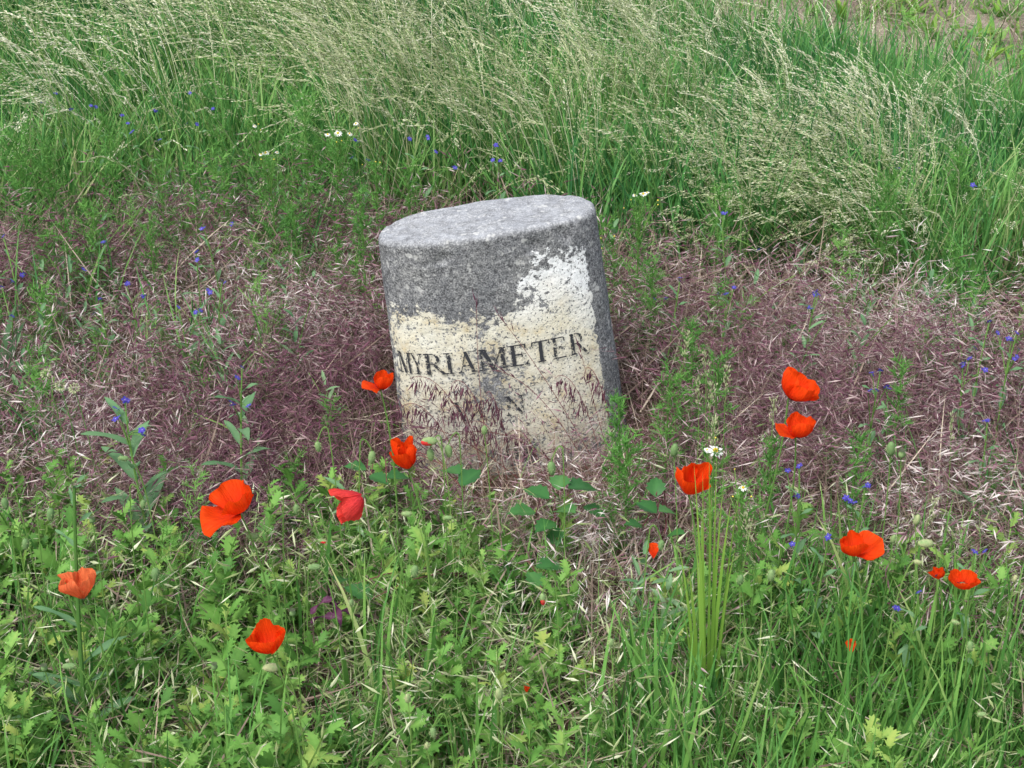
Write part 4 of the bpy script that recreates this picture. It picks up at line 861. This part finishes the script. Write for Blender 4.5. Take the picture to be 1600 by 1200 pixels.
# tall heads at the back left
for px, py, bx, h, lab, kd in [(246, 78, 262, .5, 'upright whitish head, tallest in the left grass', 'tight'), (233, 72, 240, .48, 'upright head just left of the whitish one', 'tight'), (278, 80, 285, .48, 'pale feathery head right of the whitish ones', 'open'), (298, 85, 300, .47, 'upright head right of the pale feathery one', 'tight'),
        (48, 70, 95, .5, 'long pale head leaning left at the far left', 'open'), (38, 12, 80, .55, 'whitish head reaching the top left corner', 'open'), (188, 30, 215, .55, 'drooping head at the top left', 'open'), (62, 30, 100, .52, 'second whitish head near the top left corner', 'open'), (190, 130, 225, .42, 'drooping head in the middle of the left grass', 'open'),
        (440, 120, 432, .42, 'straw coloured stiff head above the daisies', 'tight'), (385, 90, 378, .46, 'straight thin head left of the daisies', 'tight'), (810, 135, 800, .42, 'stiff pale head above the stone', 'tight'), (706, 150, 715, .4, 'pale head behind the left of the stone top', 'tight'),
        (905, 175, 890, .38, 'broad whitish head right above the stone', 'open'), (997, 200, 1010, .36, 'whitish head at the foot of the tall grass right of the stone', 'tight'), (1125, 190, 1135, .4, 'white head rising from the flopped clump', 'tight'), (1145, 240, 1165, .36, 'lower white head of the flopped clump', 'open'),
        (1170, 265, 1160, .32, 'bent white head at the flopped clump', 'tight'), (1366, 165, 1362, .4, 'upright thin head on the right', 'tight'), (1340, 175, 1352, .4, 'leaning thin head on the right', 'tight'), (1440, 240, 1400, .34, 'reddish pale head on the right', 'tight'), (1380, 235, 1372, .34, 'pale short head over the dark grass on the right', 'tight')]:
    t_ = at(px, py, h); b_ = V(t_.x + (bx - px) * .0016 + .02, t_.y + R.uniform(-.02, .05), 0); grass_stalk(t_, b_, (t_ + b_) / 2 + V(.02, 0, .06), lab, kind=kd, L_=.13, nsp=44, tone=(.6, 1), sp=(.007, .012), wd=(.0025, .004), r_=.0014)
# brome stalks leaning over the face of the stone
YS = 2.71
for tx, ty, mx, my, bx, by, yy, ns, lab, kd, L_ in [
    (640, 592, 700, 560, 775, 740, 2.70, 26, 'purple brome head drooping over the left of the lettering', 'droop', .10), (622, 640, 670, 590, 745, 735, 2.68, 24, 'purple brome head drooping at the lower left edge of the stone', 'droop', .09),
    (705, 600, 740, 560, 790, 750, 2.69, 28, 'purple brome head hanging under the middle letters', 'droop', .09), (760, 615, 770, 585, 815, 745, 2.70, 26, 'purple brome head over the second line of lettering', 'droop', .08),
    (868, 590, 905, 560, 955, 760, 2.72, 24, 'purple brome head drooping over the right of the stone face', 'droop', .09), (915, 575, 940, 560, 975, 740, 2.74, 20, 'purple brome head at the right edge of the stone face', 'droop', .07),
    (745, 470, 742, 580, 770, 740, 2.71, 4, 'thin dark stalk standing straight in front of the stone', 'tight', .03), (778, 492, 860, 590, 955, 790, 2.73, 5, 'long red-brown stalk slanting across the whole stone face', 'tight', .05),
    (775, 578, 860, 600, 940, 745, 2.72, 5, 'red-brown stalk bowed below the lettering', 'tight', .04), (648, 668, 720, 660, 870, 790, 2.67, 5, 'red-brown stalk lying low across the stone foot', 'tight', .04),
    (690, 690, 800, 630, 935, 770, 2.69, 8, 'reddish stalk crossing under the second line', 'tight', .05), (905, 540, 930, 640, 965, 770, 2.75, 4, 'dark stalk along the right edge of the painted face', 'tight', .04),
    (700, 640, 735, 600, 760, 735, 2.67, 26, 'purple brome head hanging low at the stone centre', 'droop', .09), (790, 680, 830, 640, 860, 760, 2.68, 20, 'purple brome head low before the third line', 'droop', .07),
    (735, 660, 780, 640, 800, 760, 2.66, 22, 'purple brome head at the stone foot left of the green bud', 'droop', .08)]:
    t_ = at_y(tx, ty, yy); m_ = at_y(mx, my, yy); b_ = at_y(bx, by, yy - .03); b_.z = 0
    grass_stalk(t_, b_, m_, lab, 'brome', kd, int(ns * (1.9 if kd == 'droop' else 1)), L_, 'brome_stalk', 'grass stalk', 'brome stalks before the stone', (.015, .025), 'redstem', (.0026, .0042), 2, (-.1, .4), .0009)

# ---- bramble leaves at the foot of the stone
def bramble_leaf(mb, c, az, L_, tilt, tone):
    d = dirv(az, math.pi / 2 - tilt); s = V(-math.sin(az), math.cos(az), 0); n = s.cross(d) * -1; N = 9; ce = []; le = []; re = []
    for i in range(N + 1):
        t = i / N; w_ = .36 * L_ * math.sin(math.pi * t ** .8) * (1 + (.26 if i % 2 else -.06)); p = c + d * L_ * (t - .5) + n * (-.12 * L_ * (t - .5) ** 2 * 2); ce.append(p); le.append(p - s * w_ + n * w_ * .25 + d * L_ * .03 * (i % 2)); re.append(p + s * w_ + n * w_ * .25 + d * L_ * .03 * (i % 2))
    vs = []
    for i in range(N + 1): vs += [le[i], le[i].lerp(ce[i], .5) + n * L_ * (.012 if i % 2 else -.008), ce[i] - n * L_ * .01, re[i].lerp(ce[i], .5) + n * L_ * (.012 if i % 2 else -.008), re[i]]
    mb.add(vs, [(5 * i + k, 5 * i + k + 1, 5 * i + k + 6, 5 * i + k + 5) for i in range(N) for k in range(4)], [tone, tone + .05, tone + .35, tone + .05, tone] * (N + 1), 'bramble')
def bramble(cx, cy, lv, label):
    g = at(cx, cy, 0); g.z = gz(g.x, g.y); root = empty('bramble', g, label, 'bramble', 'bramble shoots')
    st = MB()
    for px, py, L_, h, az in lv:
        h += .05; c = at(px, py, h) - g; d = dirv(az, 1.3); tube(st, bez(V(R.uniform(-.01, .01), 0, 0), V(c.x * .3, c.y * .3, c.z * 1.1), c - d * L_ * .5, 5), .0014, .0009, .5, 'redstem', 4)
        mb = MB(); bramble_leaf(mb, c, az, L_, R.uniform(-.5, .5), R.uniform(0, .9)); mb.build('leaf', root, smooth=True)
    st.build('stem', root)
bramble(870, 850, [(912, 762, .062, .16, .5), (882, 798, .058, .14, -.9), (852, 822, .045, .12, -2.4), (838, 770, .05, .16, 2.6), (875, 752, .045, .17, 1.4), (815, 800, .05, .13, 3.4), (868, 838, .04, .09, -1.5), (930, 800, .045, .11, -.2)], 'dark green bramble shoot with toothed leaves at the right foot of the stone')
bramble(1040, 870, [(1010, 792, .042, .14, 2.5), (1045, 800, .045, .14, .6), (1055, 835, .04, .12, -.6), (1025, 760, .04, .17, 1.5), (990, 820, .035, .1, 3.4)], 'bramble leaves left of and below the tall oval poppy')
bramble(600, 800, [(622, 745, .042, .18, .4), (555, 730, .04, .16, 3.0), (735, 745, .05, .18, .8), (705, 735, .05, .18, 2.2), (592, 748, .04, .16, -.6)], 'bramble leaves against the lower left edge of the stone')
bramble(790, 950, [(860, 885, .05, .1, .3), (835, 905, .04, .09, 2.2), (560, 925, .05, .1, 2.8), (535, 905, .045, .1, 1.4)], 'low scattered bramble leaves under the weeds below the stone')

# ---- yellow-green tuft before the oval poppy, each blade its own
g = at(1100, 1120, 0); g.z = gz(g.x, g.y); root = empty('grass_tuft', g, 'tuft of long yellow-green grass blades standing before the tall oval poppy', 'grass tuft')
M['lime'] = leafmat('lime_blade', [(0, (.13, .29, .035)), (.5, (.22, .40, .06)), (1, (.38, .48, .12))])
for tx, ty, bx, wd in [(1084, 722, 1100, .0035), (1098, 735, 1098, .003), (1112, 745, 1106, .0035), (1120, 700, 1112, .003), (1060, 850, 1088, .004), (1075, 880, 1092, .0045), (1143, 780, 1112, .0045), (1130, 760, 1108, .004), (1150, 850, 1118, .0035), (1068, 960, 1085, .004), (1140, 910, 1120, .004), (1095, 800, 1102, .0045), (1160, 745, 1122, .003), (1108, 690, 1108, .0025), (1088, 850, 1096, .004)]:
    b = V((bx - 1100) * .0009, R.uniform(-.02, .02), 0); t = at_y(tx, ty, g.y + b.y + R.uniform(-.02, .02)) - g; m_ = b * .5 + t * .5 + V((bx - tx) * .0003, 0, .03)
    mb = MB(); pts = bez(b, m_, t, 10); ribbon(mb, pts, [wd * .72 * (1 - (i / 10) ** 2.5) * (.6 + .4 * min(1, i / 3)) for i in range(11)], V(1, R.uniform(-.6, .6), 0).normalized(), R.uniform(.1, .6), 'lime', .9); mb.build('blade', root)

# ---- thick stemmed weed at the far left
g = at(140, 1200, 0); g.z = gz(g.x, g.y); root = empty('tall_weed', g, 'tall thick-stemmed green weed crossing the pale orange poppy at the far left', 'weed')
top = at_y(116, 762, g.y) - g; mb = MB(); main = bez(V(0, 0, 0), V(.012, 0, top.z * .55), top, 14); tube(mb, main, .0042, .0022, .0, 'grstem', 7, hair=120); mb.build('stem', root)
for tx, ty, k in [(88, 975, 4), (215, 940, 4), (185, 1000, 3), (100, 905, 7), (70, 1010, 3)]:
    t = at_y(tx, ty, g.y) - g; mb = MB(); tube(mb, bez(main[k], main[k].lerp(t, .5) + V(0, 0, -.01), t, 7), .0022, .0013, .3, 'grstem', 5, hair=40); mb.build('branch', root)
for k, az, L_ in [(4, 3.3, .075), (4, .1, .06), (7, 3.0, .07), (9, .3, .05), (5, .4, .09), (3, 2.8, .1), (11, 2.6, .04), (12, .6, .04), (13, 2.0, .035), (14, -.8, .03), (14, .9, .03), (2, .2, .11), (2, 3.5, .11)]:
    mb = MB(); leaf_mesh(mb, main[k], az, L_, L_ * .16, .9, .6, R.uniform(.1, .5), 'greyleaf', wav=.002); mb.build('leaf', root, smooth=True)

# ---- pale clover-like heads, left
for px, py, lab in [(72, 585, 'leftmost brownish flower head on the left side of the brome'), (94, 603, 'cream flower head in the middle of the three on the left'), (116, 607, 'cream flower head, rightmost of the three on the left')]:
    c = at(px, py, .33); g = V(c.x + .015, c.y, gz(c.x, c.y)); root = empty('plantain', g, lab, 'flower head', 'pale flower heads on dark stalks'); mb = MB(); tube(mb, bez(V(0, 0, 0), V(.01, 0, .18), c - g, 8), .0012, .0008, .0, 'grstem', 4); mb.build('stem', root)
    mb = MB()
    for k in range(46):
        d = V(R.gauss(0, 1), R.gauss(0, 1), R.gauss(0, 1)).normalized(); spikelet(mb, c - g + d * .005, d, .006, .003, R.uniform(.4, 1), 'panicle', 0)
    mb.build('flower_head', root)

# ---- dead branching stalks
def dead_stalk(px, py, h, segs, label):
    c = at(px, py, 0); g = V(c.x, c.y, gz(c.x, c.y)); mb = MB()
    for (x0, y0), (x1, y1) in segs: tube(mb, bez(at_y(x0, y0, g.y) - g, (at_y(x0, y0, g.y) + at_y(x1, y1, g.y)) / 2 - g + V(.006, 0, .004), at_y(x1, y1, g.y) - g, 5), .0019, .0008, 1, 'straw', 4)
    o = mb.build('dead_stalk', None, g); tag(o, label, 'dead stalk')
dead_stalk(572, 300, .4, [((572, 300), (565, 240)), ((565, 240), (545, 205)), ((565, 240), (572, 195)), ((566, 250), (548, 238)), ((573, 290), (583, 230)), ((583, 230), (580, 185))], 'whitish dry branching stalk beside the daisy cluster behind the stone')
dead_stalk(1545, 410, .3, [((1545, 410), (1565, 370)), ((1565, 370), (1575, 330)), ((1575, 330), (1590, 300)), ((1552, 398), (1580, 375))], 'bleached dead branch standing at the right edge of the green')
dead_stalk(1370, 330, .3, [((1370, 330), (1374, 260)), ((1374, 260), (1366, 222)), ((1372, 290), (1352, 260)), ((1374, 262), (1388, 225))], 'dry pale stalk in the dark green grass on the right')

# ---- withered purple leaf
g = at(530, 1010, 0); g.z = gz(g.x, g.y); root = empty('withered_weed', g, 'dark purple withered weed below the hanging pink poppy', 'weed'); mb = MB(); t = at(520, 935, .24) - g
M['wither'] = leafmat('withered_leaf', [(0, (.06, .015, .04)), (.6, (.13, .04, .09)), (1, (.30, .20, .28))]); tube(mb, bez(V(0, 0, 0), V(-.02, 0, .15), t, 6), .0022, .0014, .3, 'wither', 5); mb.build('stem', root)
for k, (az, L_) in enumerate([(2.8, .05), (.4, .045), (1.5, .04), (-1.2, .045), (3.6, .04)]): mb = MB(); leaf_mesh(mb, t * (.6 + .1 * k), az, L_, L_ * .25, 1.6, 1.0, R.uniform(0, .9), 'wither', wav=.004); mb.build('leaf', root)

# ---- broad strap leaves at the left edge and clump by the lower right
g = at(-10, 640, 0); root = empty('strap_leaf_plant', g, 'rosette of long grey-green strap leaves at the left edge of the brome', 'plant')
for tx, ty in [(40, 500), (75, 560), (110, 580), (165, 515), (150, 545), (60, 600), (20, 540), (25, 475)]:
    t = at_y(tx, ty, g.y + R.uniform(-.06, .06)) - g; b = V(R.gauss(0, .015), R.gauss(0, .015), 0); mb = MB(); pts = bez(b, t * .5 + V(0, 0, .04), t, 9); ribbon(mb, pts, [.0065 * (math.sin(math.pi * (.15 + .85 * i / 9)) ** .7 if i < 9 else .05) for i in range(10)], V(.3, .3, 1).normalized().cross((t - b).normalized()).normalized(), .2, 'greyleaf', .6); mb.build('leaf', root)

# ---- field seedlings
for px, py, s, lab in [(1390, 8, .10, 'maize seedling at the top edge, left of its neighbour'), (1431, 14, .10, 'maize seedling at the top edge right of centre of the bare soil'), (1317, 22, .09, 'bluish green seedling left of the bare soil'), (1484, 22, .06, 'low round seedling on the bare soil'), (1456, 52, .08, 'yellow-green seedling before the bare soil'),
        (1535, 60, .09, 'tall yellow-green seedling towards the right edge'), (1262, 52, .08, 'seedling left behind the tall grass'), (1540, 90, .09, 'yellow-green seedling low at the right'), (1590, 102, .08, 'seedling at the right edge'), (1560, 14, .06, 'small seedling at the top right corner'), (1590, 48, .07, 'leafy seedling at the right edge of the bare soil'), (1500, 75, .06, 'small seedling between two yellow-green ones'), (1345, 60, .05, 'tiny seedling on the stubble')]:
    c = at(px, py, .03); mb = MB()
    root = empty('seedling', V(c.x, c.y, 0), lab, 'seedling', 'seedlings on the bare field')
    for k in range(6): mb = MB(); blade(mb, V(R.gauss(0, .004), R.gauss(0, .004), 0), k * 1.05 + R.uniform(-.4, .4), s * R.uniform(.9, 1.5), s * .22, R.uniform(.2, .7), R.uniform(.3, .9), .3, 'lime', 5, .8); mb.build('leaf', root)
# ---- shrub at the top left corner
g = V(-2.55, 7.0, 0); root = empty('shrub', g, 'dark leafy shrub at the top left corner', 'shrub'); mb = MB()
M['shrub'] = leafmat('shrub_leaf', [(0, (.015, .04, .012)), (.6, (.03, .075, .02)), (1, (.06, .12, .03))])
for k in range(5): tube(mb, bez(V(0, 0, 0), V(R.uniform(-.1, .1), R.uniform(-.1, .1), .3), V(R.uniform(-.4, .4), R.uniform(-.3, .3), .7), 6), .012, .004, .2, 'redstem', 5)
mb.build('trunk', root); mb = MB()
for k in range(3500):
    d = V(R.gauss(0, 1), R.gauss(0, 1), R.gauss(0, 1)).normalized() * R.random() ** .4; p = V(d.x * .5, d.y * .4, .42 + d.z * .42); a = V(R.gauss(0, 1), R.gauss(0, 1), R.gauss(0, 1)).normalized(); b = a.orthogonal().normalized()
    mb.add([p, p + a * .02 + b * .01, p + a * .045, p + a * .02 - b * .01], [(0, 1, 2, 3)], R.random(), 'shrub')
mb.build('crown', root)

# ---- weeds breaking through the brome, and pale flopped clump on the right
def d_bandweed(u, v, x, y):
    if abs(x - STX - .02) < .27 and 2.2 < y < 2.8: return 0
    if instone(x, y, .03): return 0
    n = fn(x * 3, y * 3) * 50; a = sm(vtop(u) - 70, vtop(u) - 10, v + n) * (1 - sm(vbot(u) - 10, vbot(u) + 40, v))
    p = fn(x * 2.6, y * 2.6, 51) + .5 * fn(x * 7, y * 7, 52)
    return a * (.06 + .9 * sm(.08, .45, p + float(I(u, [0, 500, 620, 950, 1150, 1600], [.06, .07, -.05, .0, -.04, .0])) + .35 * sm(120, 0, v - vtop(u))))
def P_sprig(h):
    mb = MB(); tube(mb, bez(V(0, 0, 0), V(R.gauss(0, .02), R.gauss(0, .02), h * .6), V(R.gauss(0, .03), R.gauss(0, .03), h), 5), .0016, .001, .4, 'grstem', 3)
    for i in range(12): t = (i + .5) / 12; leaf_mesh(mb, V(0, 0, h * t), i * 2.4 + R.uniform(-.4, .4), R.uniform(.03, .055) * (1.2 - .6 * t), .008, R.uniform(.5, 1.0), R.uniform(.2, 1), R.uniform(0, .8), 'greyleaf', 4)
    return mb
scatter('weeds_in_brome', [feather_mesh(R.uniform(.16, .28), R.uniform(.035, .055), 20, .8, .45) for _ in range(3)] + [P_sprig(R.uniform(.16, .27)) for _ in range(4)] + [P_grass(12, (.12, .28), (.002, .004), 'deep', .4) for _ in range(2)],
        JX(sample(4200, .2, d_bandweed, y0=2.0, y1=4.9), 9, .7, 1.25, (-.1, .4)), 'grey-green weeds and feathery shoots breaking up through the ripe brome', 'weeds', tilt=.15)
fl = []
for _ in range(170):
    u = R.gauss(0, 1); x = .86 + .17 * u; y = 3.78 + R.uniform(-.12, .45); fl.append((x, y, gz(x, y), R.gauss(0, .45), R.uniform(.55, .85), R.randrange(4), R.uniform(-.1, .35)))
scatter('flopped_pale_grass', [P_tall(7, (.38, .55), .7) for _ in range(4)], fl, 'pale whitish grass clump flopped over to the left, right of the stone', 'grass', tilt=.15)
